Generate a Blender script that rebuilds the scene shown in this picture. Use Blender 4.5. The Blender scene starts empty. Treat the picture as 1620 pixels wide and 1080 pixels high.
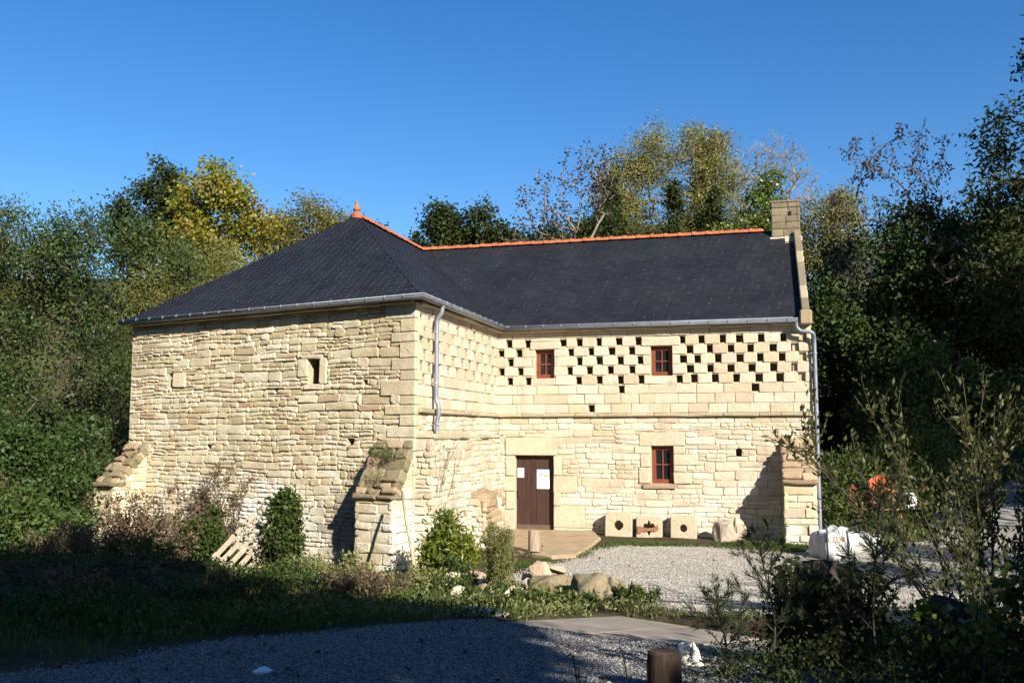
import bpy, bmesh, math, random
import numpy as np
from mathutils import Vector, Matrix, noise as mnoise

random.seed(7)
RS = np.random.RandomState(11)
scene = bpy.context.scene
COL = scene.collection

# ------------------------------------------------------------------ camera, light, exposure
CAM_Z = 2.36
cam_d = bpy.data.cameras.new("camera")
cam = bpy.data.objects.new("camera", cam_d)
COL.objects.link(cam)
cam.location = (0, 0, CAM_Z)
cam.rotation_euler = (math.radians(90 + 5.583), 0, 0)
cam_d.sensor_width = 36
cam_d.lens = 1463 / 1620 * 36
cam_d.clip_end = 2000
cam_d.clip_start = 0.05
scene.camera = cam

SUN_EL, SUN_AZ = math.radians(27), math.radians(150)     # azimuth clockwise from +Y
world = bpy.data.worlds.new("World")
scene.world = world
world.use_nodes = True
nt = world.node_tree
nt.nodes.clear()
wo = nt.nodes.new("ShaderNodeOutputWorld")
bg = nt.nodes.new("ShaderNodeBackground")
sky = nt.nodes.new("ShaderNodeTexSky")
sky.sky_type = 'NISHITA'
sky.sun_disc = False
sky.sun_elevation = SUN_EL
sky.sun_rotation = SUN_AZ
sky.altitude = 0
sky.air_density = 1.0
sky.dust_density = 0.2
sky.ozone_density = 3.0
bg.inputs["Strength"].default_value = 0.050
hsv = nt.nodes.new("ShaderNodeHueSaturation")
hsv.inputs["Hue"].default_value = 0.507
hsv.inputs["Saturation"].default_value = 1.32
hsv.inputs["Value"].default_value = 1.5
nt.links.new(sky.outputs[0], hsv.inputs["Color"])
nt.links.new(hsv.outputs[0], bg.inputs[0])
nt.links.new(bg.outputs[0], wo.inputs[0])

sun_d = bpy.data.lights.new("sun", 'SUN')
sun_d.energy = 5.0
sun_d.angle = math.radians(0.5)
sun_d.color = (1.0, 0.945, 0.86)
sun = bpy.data.objects.new("sun", sun_d)
COL.objects.link(sun)
to_sun = Vector((math.sin(SUN_AZ) * math.cos(SUN_EL), math.cos(SUN_AZ) * math.cos(SUN_EL), math.sin(SUN_EL)))
sun.rotation_euler = to_sun.to_track_quat('Z', 'Y').to_euler()
sun.location = to_sun * 60

vs = scene.view_settings
vs.view_transform = 'Standard'
vs.look = 'None'
vs.exposure = 1.1
vs.gamma = 1.0
vs.use_curve_mapping = False
scene.cycles.max_bounces = 6
scene.cycles.diffuse_bounces = 2
scene.cycles.transparent_max_bounces = 4
scene.cycles.use_denoising = True

# ------------------------------------------------------------------ helpers
WLOC = {}                                            # world position of each object's origin


def A3(p):
    return np.array(p, float)


def new_mesh(name, verts, faces, mats, smooth=False, tint=None, midx=None):
    me = bpy.data.meshes.new(name)
    verts = np.asarray(verts, np.float32).reshape(-1, 3)
    if isinstance(faces, np.ndarray) and faces.ndim == 2:
        n, k = faces.shape
        me.vertices.add(len(verts))
        me.vertices.foreach_set("co", verts.ravel())
        me.loops.add(n * k)
        me.loops.foreach_set("vertex_index", faces.astype(np.int32).ravel())
        me.polygons.add(n)
        me.polygons.foreach_set("loop_start", np.arange(n, dtype=np.int32) * k)
        me.polygons.foreach_set("loop_total", np.full(n, k, np.int32))
        me.update(calc_edges=True)
    else:
        me.from_pydata([tuple(map(float, v)) for v in verts], [], [tuple(map(int, f)) for f in faces])
        me.update()
    for m in (mats if isinstance(mats, (list, tuple)) else [mats]):
        me.materials.append(m)
    if midx is not None:
        me.polygons.foreach_set("material_index", np.asarray(midx, np.int32))
    if tint is not None:
        at = me.attributes.new("tint", 'FLOAT', 'FACE')
        t = np.asarray(tint, np.float32)
        if t.ndim == 0:
            t = np.full(len(me.polygons), float(t), np.float32)
        at.data.foreach_set("value", t)
    if smooth:
        me.polygons.foreach_set("use_smooth", np.ones(len(me.polygons), bool))
    return me


def obj(name, verts, faces, mat, parent=None, origin=None, smooth=False, tint=None, kind=None, midx=None):
    """world-space vertices -> one linked mesh object (child of parent when given)"""
    verts = np.asarray(verts, float).reshape(-1, 3)
    if origin is None:
        origin = WLOC[parent.name] if parent is not None else np.zeros(3)
    origin = A3(origin)
    me = new_mesh(name, verts - origin, faces, mat, smooth, tint, midx)
    return link(name, me, parent, origin, kind)


def link(name, data, parent=None, origin=(0, 0, 0), kind=None):
    o = bpy.data.objects.new(name, data)
    COL.objects.link(o)
    origin = A3(origin)
    if parent is not None:
        o.parent = parent
        o.location = origin - WLOC[parent.name]
    else:
        o.location = origin
    WLOC[o.name] = origin
    if kind:
        o["kind"] = kind
    return o


def tag(o, label, cat=None, group=None, kind=None):
    if label:
        o["label"] = label
    if cat:
        o["category"] = cat
    if group:
        o["group"] = group
    if kind:
        o["kind"] = kind
    return o


def thing(name, label, cat, loc, group=None):
    o = link(name, None, None, loc)
    o.empty_display_size = 0.2
    return tag(o, label, cat, group)


class MB:
    """collects simple solids into one mesh"""

    def __init__(s):
        s.v, s.f, s.t = [], [], []

    def add(s, v, f, t=0.5):
        b = len(s.v)
        s.v += [tuple(map(float, p)) for p in v]
        s.f += [tuple(int(i) + b for i in q) for q in f]
        s.t += [t] * len(f)

    def box(s, c, h, U=(1, 0, 0), V=(0, 1, 0), W=(0, 0, 1), t=0.5):
        c, U, V, W = A3(c), A3(U), A3(V), A3(W)
        v = [c + U * h[0] * a + V * h[1] * b + W * h[2] * d for d in (-1, 1) for b in (-1, 1) for a in (-1, 1)]
        s.add(v, [(0, 2, 3, 1), (4, 5, 7, 6), (0, 1, 5, 4), (2, 6, 7, 3), (0, 4, 6, 2), (1, 3, 7, 5)], t)

    def tube(s, pts, r, k=8, caps=True, t=0.5):
        pts = [A3(p) for p in pts]
        rr = r if isinstance(r, (list, tuple, np.ndarray)) else [r] * len(pts)
        v, f = [], []
        prev = None
        for i, p in enumerate(pts):
            d = pts[min(i + 1, len(pts) - 1)] - pts[max(i - 1, 0)]
            d = d / (np.linalg.norm(d) + 1e-9)
            if prev is None:
                a = np.cross(d, (0, 0, 1)) if abs(d[2]) < 0.95 else np.cross(d, (1, 0, 0))
            else:
                a = prev - d * (prev @ d)
            a = a / (np.linalg.norm(a) + 1e-9)
            prev = a
            b = np.cross(d, a)
            for j in range(k):
                an = 2 * math.pi * j / k
                v.append(p + (a * math.cos(an) + b * math.sin(an)) * rr[i])
        for i in range(len(pts) - 1):
            for j in range(k):
                f.append((i * k + j, i * k + (j + 1) % k, (i + 1) * k + (j + 1) % k, (i + 1) * k + j))
        if caps:
            f.append(tuple(range(k - 1, -1, -1)))
            f.append(tuple((len(pts) - 1) * k + j for j in range(k)))
        s.add(v, f, t)

    def lathe(s, base, prof, k=16, t=0.5, axis=(0, 0, 1)):
        """prof: list of (r, h)"""
        base, w = A3(base), A3(axis)
        a = np.cross(w, (0, 1, 0.1)); a /= np.linalg.norm(a)
        b = np.cross(w, a)
        v, f = [], []
        for r, h in prof:
            for j in range(k):
                an = 2 * math.pi * j / k
                v.append(base + w * h + (a * math.cos(an) + b * math.sin(an)) * r)
        for i in range(len(prof) - 1):
            for j in range(k):
                f.append((i * k + j, i * k + (j + 1) % k, (i + 1) * k + (j + 1) % k, (i + 1) * k + j))
        f.append(tuple(range(k - 1, -1, -1)))
        f.append(tuple((len(prof) - 1) * k + j for j in range(k)))
        s.add(v, f, t)

    def build(s, name, mat, parent=None, origin=None, smooth=False, kind=None):
        return obj(name, s.v, s.f, mat, parent, origin, smooth, s.t, kind)


def smooth_by_angle(o, deg=40):
    me = o.data
    me.polygons.foreach_set("use_smooth", np.ones(len(me.polygons), bool))
    bm = bmesh.new(); bm.from_mesh(me)
    for e in bm.edges:
        if len(e.link_faces) == 2 and e.calc_face_angle() > math.radians(deg):
            e.smooth = False
    bm.to_mesh(me); bm.free()


def bevel(o, w=0.01, seg=1):
    bm = bmesh.new(); bm.from_mesh(o.data)
    bmesh.ops.bevel(bm, geom=list(bm.edges), offset=w, segments=seg, affect='EDGES', profile=0.6, clamp_overlap=True)
    bm.to_mesh(o.data); bm.free()
    return o


def sstep(a, b, x):
    t = np.clip((np.asarray(x, float) - a) / (b - a), 0, 1)
    return t * t * (3 - 2 * t)


_G = RS.rand(64, 64)


def vnoise(x, y):
    """cheap smooth value noise, -1..1, vectorised"""
    x, y = np.asarray(x, float), np.asarray(y, float)
    xi, yi = np.floor(x).astype(int), np.floor(y).astype(int)
    fx, fy = x - xi, y - yi
    fx, fy = fx * fx * (3 - 2 * fx), fy * fy * (3 - 2 * fy)
    g = lambda a, b: _G[a % 64, b % 64]
    r = (g(xi, yi) * (1 - fx) + g(xi + 1, yi) * fx) * (1 - fy) + (g(xi, yi + 1) * (1 - fx) + g(xi + 1, yi + 1) * fx) * fy
    return r * 2 - 1


# ------------------------------------------------------------------ materials
def _n(t, kind, **kw):
    n = t.nodes.new(kind)
    for k, v in kw.items():
        if k in n.inputs:
            n.inputs[k].default_value = v
        else:
            setattr(n, k, v)
    return n


def ramp(t, stops, interp='LINEAR'):
    r = t.nodes.new("ShaderNodeValToRGB")
    r.color_ramp.interpolation = interp
    e = r.color_ramp.elements
    while len(e) > 1:
        e.remove(e[0])
    e[0].position, e[0].color = stops[0][0], (*stops[0][1], 1)
    for p, c in stops[1:]:
        q = e.new(p); q.color = (*c, 1)
    return r


def base_mat(name, rough=0.8, spec=0.3):
    m = bpy.data.materials.new(name)
    m.use_nodes = True
    t = m.node_tree
    b = t.nodes["Principled BSDF"]
    b.inputs["Roughness"].default_value = rough
    b.inputs["Specular IOR Level"].default_value = spec
    return m, t, b


def mixc(t, fac, a, b, mode='MIX'):
    n = t.nodes.new("ShaderNodeMix")
    n.data_type = 'RGBA'; n.blend_type = mode
    for s, v in ((0, fac), (6, a), (7, b)):
        if hasattr(v, 'is_output') or isinstance(v, bpy.types.NodeSocket):
            t.links.new(v, n.inputs[s])
        else:
            n.inputs[s].default_value = v if s == 0 else (*v, 1)
    return n.outputs[2]


def coords(t, world=True):
    if world:
        return t.nodes.new("ShaderNodeNewGeometry").outputs["Position"]
    return t.nodes.new("ShaderNodeTexCoord").outputs["Object"]


def noise(t, co, scale, detail=4, rough=0.6, out="Fac"):
    n = _n(t, "ShaderNodeTexNoise", Scale=scale, Detail=detail, Roughness=rough)
    t.links.new(co, n.inputs["Vector"])
    return n.outputs[out]


def bump(t, b, height, strength=0.5, dist=0.02):
    n = _n(t, "ShaderNodeBump", Strength=strength, Distance=dist)
    t.links.new(height, n.inputs["Height"])
    t.links.new(n.outputs[0], b.inputs["Normal"])


def mrange(t, v, a, b, c=0.0, d=1.0):
    n = _n(t, "ShaderNodeMapRange")
    t.links.new(v, n.inputs[0])
    for i, x in enumerate((a, b, c, d)):
        n.inputs[i + 1].default_value = x
    return n.outputs[0]


def tint_attr(t):
    n = t.nodes.new("ShaderNodeAttribute")
    n.attribute_name = "tint"
    return n.outputs["Fac"]


def stone_mat(name, stops, var=0.35, lichen=0.25, wash=0.0, rough=0.9, stain=0.35, patches=()):
    """tint attribute picks each stone's own colour; noise adds grain, lichen, old limewash"""
    m, t, b = base_mat(name, rough, 0.15)
    co = coords(t)
    r = ramp(t, stops)
    t.links.new(tint_attr(t), r.inputs[0])
    n1 = noise(t, co, 9, 5, 0.65)
    c = mixc(t, mrange(t, n1, 0.35, 0.7, 0, var), r.outputs[0], (0.30, 0.215, 0.115))
    n2 = noise(t, co, 2.3, 5, 0.7)
    c = mixc(t, mrange(t, n2, 0.58, 0.72, 0, lichen), c, (0.19, 0.165, 0.115))
    n3 = noise(t, co, 60, 3, 0.7)
    c = mixc(t, mrange(t, n3, 0.4, 0.75, 0, 0.3), c, (0.62, 0.54, 0.40))
    mp = _n(t, "ShaderNodeMapping"); mp.inputs["Scale"].default_value = (1.6, 1.6, 0.22); t.links.new(co, mp.inputs[0])
    st_ = noise(t, mp.outputs[0], 1.4, 6, 0.7)
    c = mixc(t, mrange(t, st_, 0.54, 0.74, 0, stain), c, (0.17, 0.14, 0.095))
    c = mixc(t, mrange(t, noise(t, co, 0.75, 6, 0.72), 0.56, 0.72, 0, stain), c, (0.20, 0.165, 0.11))
    if wash:
        n4 = noise(t, co, 1.1, 5, 0.62)
        sx = t.nodes.new("ShaderNodeSeparateXYZ"); t.links.new(co, sx.inputs[0])
        hz = mrange(t, sx.outputs[2], 0.2, 2.4, 0.24, -0.06)
        ad = _n(t, "ShaderNodeMath", operation='ADD'); t.links.new(n4, ad.inputs[0]); t.links.new(hz, ad.inputs[1])
        c = mixc(t, mrange(t, ad.outputs[0], 0.62, 0.78, 0, wash), c, (0.66, 0.62, 0.53))
    for (pt, sc_, col_, amt) in patches:                    # single stains and limewash patches of their own shape
        mp2 = _n(t, "ShaderNodeMapping"); mp2.vector_type = 'TEXTURE'
        mp2.inputs["Location"].default_value = pt; mp2.inputs["Scale"].default_value = sc_
        t.links.new(co, mp2.inputs[0])
        ln2 = _n(t, "ShaderNodeVectorMath", operation='LENGTH'); t.links.new(mp2.outputs[0], ln2.inputs[0])
        nn2 = mrange(t, noise(t, co, 3.2, 6, 0.75), 0.3, 0.7, -0.55, 0.55)
        ad3 = _n(t, "ShaderNodeMath", operation='ADD'); t.links.new(ln2.outputs["Value"], ad3.inputs[0]); t.links.new(nn2, ad3.inputs[1])
        c = mixc(t, mrange(t, ad3.outputs[0], 0.55, 1.15, amt, 0.0), c, col_)
    t.links.new(c, b.inputs["Base Color"])
    ad2 = _n(t, "ShaderNodeMath", operation='MULTIPLY_ADD')
    t.links.new(noise(t, co, 26, 6, 0.7), ad2.inputs[0]); ad2.inputs[1].default_value = 1.0
    t.links.new(noise(t, co, 7, 3, 0.5), ad2.inputs[2])
    bump(t, b, ad2.outputs[0], 0.55, 0.03)
    return m


def plain_mat(name, c1, c2, scale=8, rough=0.8, spec=0.3, bstr=0.3, bdist=0.01, metallic=0, bscale=None, stretch=None, world=True, lo=0.35, hi=0.65, t_amt=0.0):
    m, t, b = base_mat(name, rough, spec)
    co = coords(t, world)
    if stretch:
        mp = _n(t, "ShaderNodeMapping"); mp.inputs["Scale"].default_value = stretch
        t.links.new(co, mp.inputs[0]); co = mp.outputs[0]
    n1 = noise(t, co, scale, 5, 0.65)
    c = mixc(t, mrange(t, n1, lo, hi), c1, c2)
    if t_amt:
        c = mixc(t, mrange(t, tint_attr(t), 0, 1, 0, t_amt), c, (0, 0, 0))
    t.links.new(c, b.inputs["Base Color"])
    b.inputs["Metallic"].default_value = metallic
    if bstr:
        bump(t, b, noise(t, co, bscale or scale * 4, 4, 0.65), bstr, bdist)
    return m


def leaf_mat(name, stops, rough=0.45, spec=0.4, transl=0.3, tcol=None):
    m, t, b = base_mat(name, rough, spec)
    r = ramp(t, stops)
    t.links.new(tint_attr(t), r.inputs[0])
    t.links.new(r.outputs[0], b.inputs["Base Color"])
    tr = t.nodes.new("ShaderNodeBsdfTranslucent")
    hs = _n(t, "ShaderNodeHueSaturation", Saturation=1.15, Value=1.25)
    t.links.new(r.outputs[0], hs.inputs["Color"])
    t.links.new(hs.outputs[0], tr.inputs[0])
    mx = _n(t, "ShaderNodeMixShader")
    mx.inputs[0].default_value = transl
    t.links.new(b.outputs[0], mx.inputs[1]); t.links.new(tr.outputs[0], mx.inputs[2])
    t.links.new(mx.outputs[0], t.nodes["Material Output"].inputs[0])
    return m


M = {}
M['rubble'] = stone_mat("rubble_sandstone", [(0, (0.38, 0.30, 0.17)), (0.25, (0.50, 0.415, 0.255)), (0.55, (0.57, 0.485, 0.315)), (0.8, (0.605, 0.53, 0.37)), (0.965, (0.61, 0.55, 0.41)), (0.985, (0.42, 0.28, 0.17)), (1, (0.36, 0.22, 0.14))], 0.3, 0.3, 0.6, stain=0.45, patches=[((-4.9, 18.95, 0.75), (1.3, 1.0, 0.65), (0.68, 0.65, 0.58), 0.8), ((-6.6, 19.9, 1.0), (0.7, 1.0, 0.5), (0.66, 0.63, 0.56), 0.6), ((-3.1, 17.9, 0.55), (0.75, 1.0, 0.75), (0.20, 0.17, 0.125), 0.75), ((-8.5, 21.0, 4.2), (0.9, 1.0, 0.8), (0.26, 0.21, 0.13), 0.4), ((-2.4, 17.5, 3.9), (0.5, 0.8, 1.1), (0.33, 0.25, 0.14), 0.45)])
M['pale'] = stone_mat("pale_pointed_stone", [(0, (0.40, 0.32, 0.21)), (0.3, (0.49, 0.415, 0.295)), (0.7, (0.55, 0.48, 0.36)), (0.95, (0.59, 0.53, 0.42)), (1, (0.42, 0.28, 0.19))], 0.3, 0.2, 0.5, stain=0.5)
M['ashlar'] = stone_mat("dressed_sandstone", [(0, (0.45, 0.36, 0.235)), (0.35, (0.52, 0.435, 0.305)), (0.7, (0.545, 0.47, 0.35)), (0.9, (0.53, 0.425, 0.33)), (1, (0.46, 0.335, 0.23))], 0.25, 0.2, stain=0.48)
M['lintel'] = stone_mat("dressed_lintel_stone", [(0, (0.49, 0.405, 0.28)), (1, (0.54, 0.455, 0.325))], 0.35, 0.25)
M['belt'] = stone_mat("weathered_band_stone", [(0, (0.30, 0.25, 0.15)), (0.5, (0.38, 0.32, 0.20)), (1, (0.44, 0.37, 0.23))], 0.4, 0.5)
M['mossy'] = stone_mat("mossy_slab_stone", [(0, (0.075, 0.068, 0.028)), (0.5, (0.12, 0.10, 0.045)), (1, (0.20, 0.165, 0.09))], 0.35, 0.6)
M['brown'] = stone_mat("brown_stone", [(0, (0.20, 0.13, 0.075)), (0.6, (0.30, 0.21, 0.12)), (1, (0.38, 0.29, 0.17))], 0.3, 0.35)
M['chimney'] = stone_mat("chimney_stone", [(0, (0.085, 0.067, 0.035)), (0.6, (0.13, 0.105, 0.058)), (1, (0.19, 0.155, 0.09))], 0.3, 0.5, stain=0.5)
M['mortar_dark'] = plain_mat("earth_mortar", (0.30, 0.24, 0.15), (0.44, 0.365, 0.24), 5, 0.95, 0.1, 0.6, 0.02)
M['mortar_pale'] = plain_mat("lime_mortar", (0.45, 0.385, 0.28), (0.58, 0.52, 0.41), 4, 0.95, 0.1, 0.6, 0.015)
M['mortar_mid'] = plain_mat("weathered_mortar", (0.34, 0.27, 0.17), (0.48, 0.40, 0.27), 4, 0.95, 0.1, 0.6, 0.015)
M['hollow_shade'] = plain_mat("dark_interior", (0.02, 0.017, 0.014), (0.03, 0.025, 0.02), 4, 0.95, 0.05, 0)  # near-black colour stands for the shade inside hollows
# ------------------------------------------------------------------ ground
DECKQ = [(-0.12, 8.95), (3.118, 6.045), (4.42, 7.497), (1.182, 10.402)]


def gz(x, y):
    x, y = np.asarray(x, float), np.asarray(y, float)
    z = np.interp(y, [-80, -20, -3, 5, 7.2, 9.0, 10.5, 12.8, 15.5, 24, 30, 36, 46, 70, 150], [6, 2.5, 1.0, 0.84, 0.69, 0.56, 0.36, 0.12, 0.0, 0.0, 0.55, 2.4, 7.5, 12, 16])
    z = z + 0.50 * sstep(-3.1, -5.0, x) * np.exp(-((y - 13.0) / 2.3) ** 2)
    z = z - 0.22 * np.exp(-((x + 4) / 4.0) ** 2 - ((y - 17.2) / 1.9) ** 2)
    z = z + np.minimum(0.22 * np.maximum(0, x - np.maximum(10.5, 0.5 * y + 1.0)), 3.5) * sstep(10, 14, x)
    z = z + np.minimum(0.20 * np.maximum(0, -11.5 - x), 2.2) * sstep(-11, -15, x) * sstep(11, 17, y)
    z = z + 0.035 * vnoise(x * 0.9, y * 0.9) * sstep(4, 12, np.hypot(x - 2, y - 17)) + 0.012 * vnoise(x * 2.7 + 5, y * 2.7)
    z = z + (0.06 * vnoise(x * 2.1 + 3, y * 2.1) + 0.035 * vnoise(x * 5.3, y * 5.3 + 2)) * sstep(-2.4, -4.0, x) * np.exp(-((y - 12.5) / 3.0) ** 4)
    z = z - 0.30 * sstep(-0.10, 0.25, sdist(x, y, DECKQ))
    return z


def sdist(px, py, poly):
    """signed distance to polygon, positive inside"""
    px, py = np.asarray(px, float), np.asarray(py, float)
    d = np.full(px.shape, 1e9); ins = np.zeros(px.shape, bool)
    n = len(poly)
    for i in range(n):
        x0, y0 = poly[i]; x1, y1 = poly[(i + 1) % n]
        ex, ey = x1 - x0, y1 - y0
        t = np.clip(((px - x0) * ex + (py - y0) * ey) / (ex * ex + ey * ey), 0, 1)
        d = np.minimum(d, np.hypot(px - x0 - t * ex, py - y0 - t * ey))
        c = ((y0 > py) != (y1 > py)) & (px < (x1 - x0) * (py - y0) / (y1 - y0 + 1e-12) + x0)
        ins ^= c
    return np.where(ins, d, -d)


ROAD = [(-14, 0.5), (-4.6, 5.2), (-3.3, 6.5), (-2.2, 8.0), (-1.2, 8.6), (-0.6, 9.0), (-0.12, 9.05), (1.45, 7.55), (2.3, 6.7), (3.0, 4.5), (4.5, 0.5), (5, -10), (-14, -10)]
COURT = [(-0.25, 15.0), (0.05, 15.9), (0.5, 17.2), (1.25, 17.9), (1.5, 18.9), (2.1, 19.65), (4.6, 19.1), (5.7, 18.7), (9.2, 20.5), (11.5, 26), (15, 30.5), (22, 31), (24, 26), (14, 18.5), (8, 12), (4.8, 9.2), (3.8, 8.5), (2.4, 9.75), (1.5, 10.75), (1.55, 11.9), (1.2, 12.9), (0.7, 13.6)]

gx = np.concatenate([[-400, -250, -160, -110, -80, -60, -45, -36, -30, -26], np.arange(-23, -10, 0.5), np.arange(-10, 10, 0.125), np.arange(10, 24, 0.5), [26, 30, 36, 45, 60, 80, 110, 160, 250, 400]])
gy = np.concatenate([[-300, -160, -90, -60, -40, -28, -20], np.arange(-15, 4, 0.5), np.arange(4, 22, 0.125), np.arange(22, 48, 0.5), [50, 55, 62, 72, 90, 120, 170, 250, 400, 700]])
GX, GY = np.meshgrid(gx, gy)
GZ = gz(GX, GY)
nx = len(gx)


def grid_faces(ny, nx, keep=None):
    i = np.arange(ny - 1)[:, None] * nx + np.arange(nx - 1)[None]
    f = np.stack([i, i + 1, i + nx + 1, i + nx], -1).reshape(-1, 4)
    return f if keep is None else f[keep.ravel()]


def ground_mat():
    m, t, b = base_mat("earth_and_turf", 0.95, 0.1)
    co = coords(t)
    n1 = noise(t, co, 0.8, 6, 0.65)
    c = mixc(t, mrange(t, n1, 0.42, 0.6), (0.045, 0.034, 0.02), (0.06, 0.065, 0.022))
    c = mixc(t, mrange(t, noise(t, co, 6, 5, 0.7), 0.45, 0.7, 0, 0.7), c, (0.11, 0.085, 0.05))
    t.links.new(c, b.inputs["Base Color"])
    bump(t, b, noise(t, co, 14, 6, 0.7), 0.8, 0.05)
    return m


def gravel_mat(name, dark, mid, light, scale=34, earthy=0.25):
    m, t, b = base_mat(name, 0.9, 0.2)
    co = coords(t)
    v = _n(t, "ShaderNodeTexVoronoi", Scale=scale); t.links.new(co, v.inputs["Vector"])
    v2 = _n(t, "ShaderNodeTexVoronoi", Scale=scale * 2.3); t.links.new(co, v2.inputs["Vector"])
    sp = t.nodes.new("ShaderNodeSeparateColor"); t.links.new(v.outputs["Color"], sp.inputs[0])
    r = ramp(t, [(0, dark), (0.25, mid), (0.75, light), (1, tuple(min(1, k * 1.15) for k in light))])
    t.links.new(sp.outputs[0], r.inputs[0])
    c = mixc(t, mrange(t, v.outputs["Distance"], 0.35, 0.75, 0, 0.75), r.outputs[0], tuple(k * 0.45 for k in mid))
    c = mixc(t, mrange(t, noise(t, co, 0.55, 5, 0.6), 0.55, 0.72, 0, earthy), c, (0.22, 0.16, 0.09))
    t.links.new(c, b.inputs["Base Color"])
    ad = _n(t, "ShaderNodeMath", operation='MULTIPLY_ADD'); ad.inputs[1].default_value = -1.0
    t.links.new(v.outputs["Distance"], ad.inputs[0])
    ml = _n(t, "ShaderNodeMath", operation='MULTIPLY'); t.links.new(v2.outputs["Distance"], ml.inputs[0]); ml.inputs[1].default_value = -0.35
    t.links.new(ml.outputs[0], ad.inputs[2])
    bump(t, b, ad.outputs[0], 0.9, 0.02)
    return m


M['ground'] = ground_mat()
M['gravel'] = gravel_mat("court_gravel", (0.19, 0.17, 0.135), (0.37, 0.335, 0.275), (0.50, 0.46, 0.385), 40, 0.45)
M['gravel_road'] = gravel_mat("road_gravel", (0.06, 0.057, 0.052), (0.17, 0.162, 0.15), (0.31, 0.295, 0.27), 36, 0.4)  # gravel colour lowered to deepen the shade lying on it

tag(obj("ground", np.stack([GX, GY, GZ], -1).reshape(-1, 3), grid_faces(len(gy), nx), M['ground'], smooth=True), "bare earth and thin turf sloping down from the road to the mill", kind="structure")


def sheet(name, poly, mat, label, namp=0.12, lift=0.008):
    x0, x1 = min(p[0] for p in poly) - 0.6, max(p[0] for p in poly) + 0.6
    y0, y1 = min(p[1] for p in poly) - 0.6, max(p[1] for p in poly) + 0.6
    ix = np.where((gx >= x0) & (gx <= x1))[0]; iy = np.where((gy >= y0) & (gy <= y1))[0]
    X, Y = np.meshgrid(gx[ix], gy[iy])
    d = sdist(X, Y, poly) + namp * vnoise(X * 1.7, Y * 1.7) + namp * 0.6 * vnoise(X * 4.1, Y * 4.1 + 9)
    off = np.clip(d * 0.12, -0.06, lift)
    Z = gz(X, Y) + off
    k = d[:-1, :-1] > -0.4
    return tag(obj(name, np.stack([X, Y, Z], -1).reshape(-1, 3), grid_faces(len(iy), len(ix), k), mat, smooth=True), label, kind="structure")


sheet("road", ROAD, M['gravel_road'], "grey gravel road in shade, darkened in colour to deepen it, along the bottom of the photo")
sheet("courtyard", COURT, M['gravel'], "pale gravel forecourt in front of the mill door", 0.16)

# ------------------------------------------------------------------ the mill: plan
wv = A3((0.96455592, -0.26387851, 0)); nv = A3((-0.26387851, -0.96455592, 0))      # along the wing to the right / out of the wing
I0 = A3((-0.33915, 22.53657, 0))                                                    # inner corner
sv = nv.copy(); sn = wv.copy()                                                      # side wall runs along sv, faces sn
SIDE = 5.568
C0 = I0 + sv * SIDE                                                                 # outer corner
fv = A3((-0.86533495, 0.501194, 0)); fn = A3((-0.501194, -0.86533495, 0))           # front wall runs left, faces fn
FRONT = 8.0
L0 = C0 + fv * FRONT
WING = 7.29
R0 = I0 + wv * WING
ZB, ZT = -0.5, 4.78
UP = A3((0, 0, 1))
SET = 3.3; RZ = 7.64; EZ = 4.90; OV = 0.14
mill = thing("mill_building", "old stone mill with slate roof, orange ridge tiles and rows of pigeonholes", "building", (I0[0], I0[1], 0.0))


class Frame:
    def __init__(s, P, U, N, V=UP):
        s.P, s.U, s.N, s.V = A3(P), A3(U), A3(N), A3(V)

    def pt(s, u, v, d=0.0):
        return s.P + s.U * u + s.V * v + s.N * d


FW = Frame(I0, wv, nv); FS = Frame(I0, sv, sn); FF = Frame(C0, fv, fn)


def flip(F):
    """True when U x V points against N (so faces need reversing)"""
    return np.cross(F.U, F.V) @ F.N < 0


def wall_core(name, F, u0, u1, v0, v1, openings, mat, d=0.0, depth=0.32, parent=mill, backs=True):
    us = sorted({u0, u1, *[o[0] for o in openings], *[o[1] for o in openings]})
    vs_ = sorted({v0, v1, *[o[2] for o in openings], *[o[3] for o in openings]})
    idx, V, Fc = {}, [], []

    def P(u, v, dd):
        k = (round(u, 4), round(v, 4), round(dd, 4))
        if k not in idx:
            idx[k] = len(V); V.append(F.pt(u, v, dd))
        return idx[k]
    for a, b in zip(us[:-1], us[1:]):
        vrun = None
        for c, e in zip(vs_[:-1], vs_[1:]):
            uc, vc = (a + b) / 2, (c + e) / 2
            if any(o[0] < uc < o[1] and o[2] < vc < o[3] for o in openings):
                continue
            Fc.append((P(a, c, d), P(b, c, d), P(b, e, d), P(a, e, d)))
    for o in openings:
        a, b, c, e = o[:4]
        dp = -(o[4] if len(o) > 4 else depth)
        for q in (((a, c), (b, c)), ((b, c), (b, e)), ((b, e), (a, e)), ((a, e), (a, c))):
            (p, r), (s_, w_) = q
            Fc.append((P(p, r, d), P(p, r, dp), P(s_, w_, dp), P(s_, w_, d)))
        if backs and not (len(o) > 5 and o[5]):
            Fc.append((P(a, c, dp), P(b, c, dp), P(b, e, dp), P(a, e, dp)))
    if flip(F):
        Fc = [f[::-1] for f in Fc]
    return obj(name, V, Fc, mat, parent)


def clip_cells(cells, ex, mn=0.035):
    for r in ex:
        out = []
        for (a, b, c, e) in cells:
            A, B, Cc, E = r[:4]
            if b <= A or a >= B or e <= Cc or c >= E:
                out.append((a, b, c, e)); continue
            if c < Cc: out.append((a, b, c, Cc))
            if e > E: out.append((a, b, E, e))
            lo, hi = max(c, Cc), min(e, E)
            if a < A: out.append((a, A, lo, hi))
            if b > B: out.append((B, b, lo, hi))
        cells = out
    return [q for q in cells if q[1] - q[0] > mn and q[3] - q[2] > mn]


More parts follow.
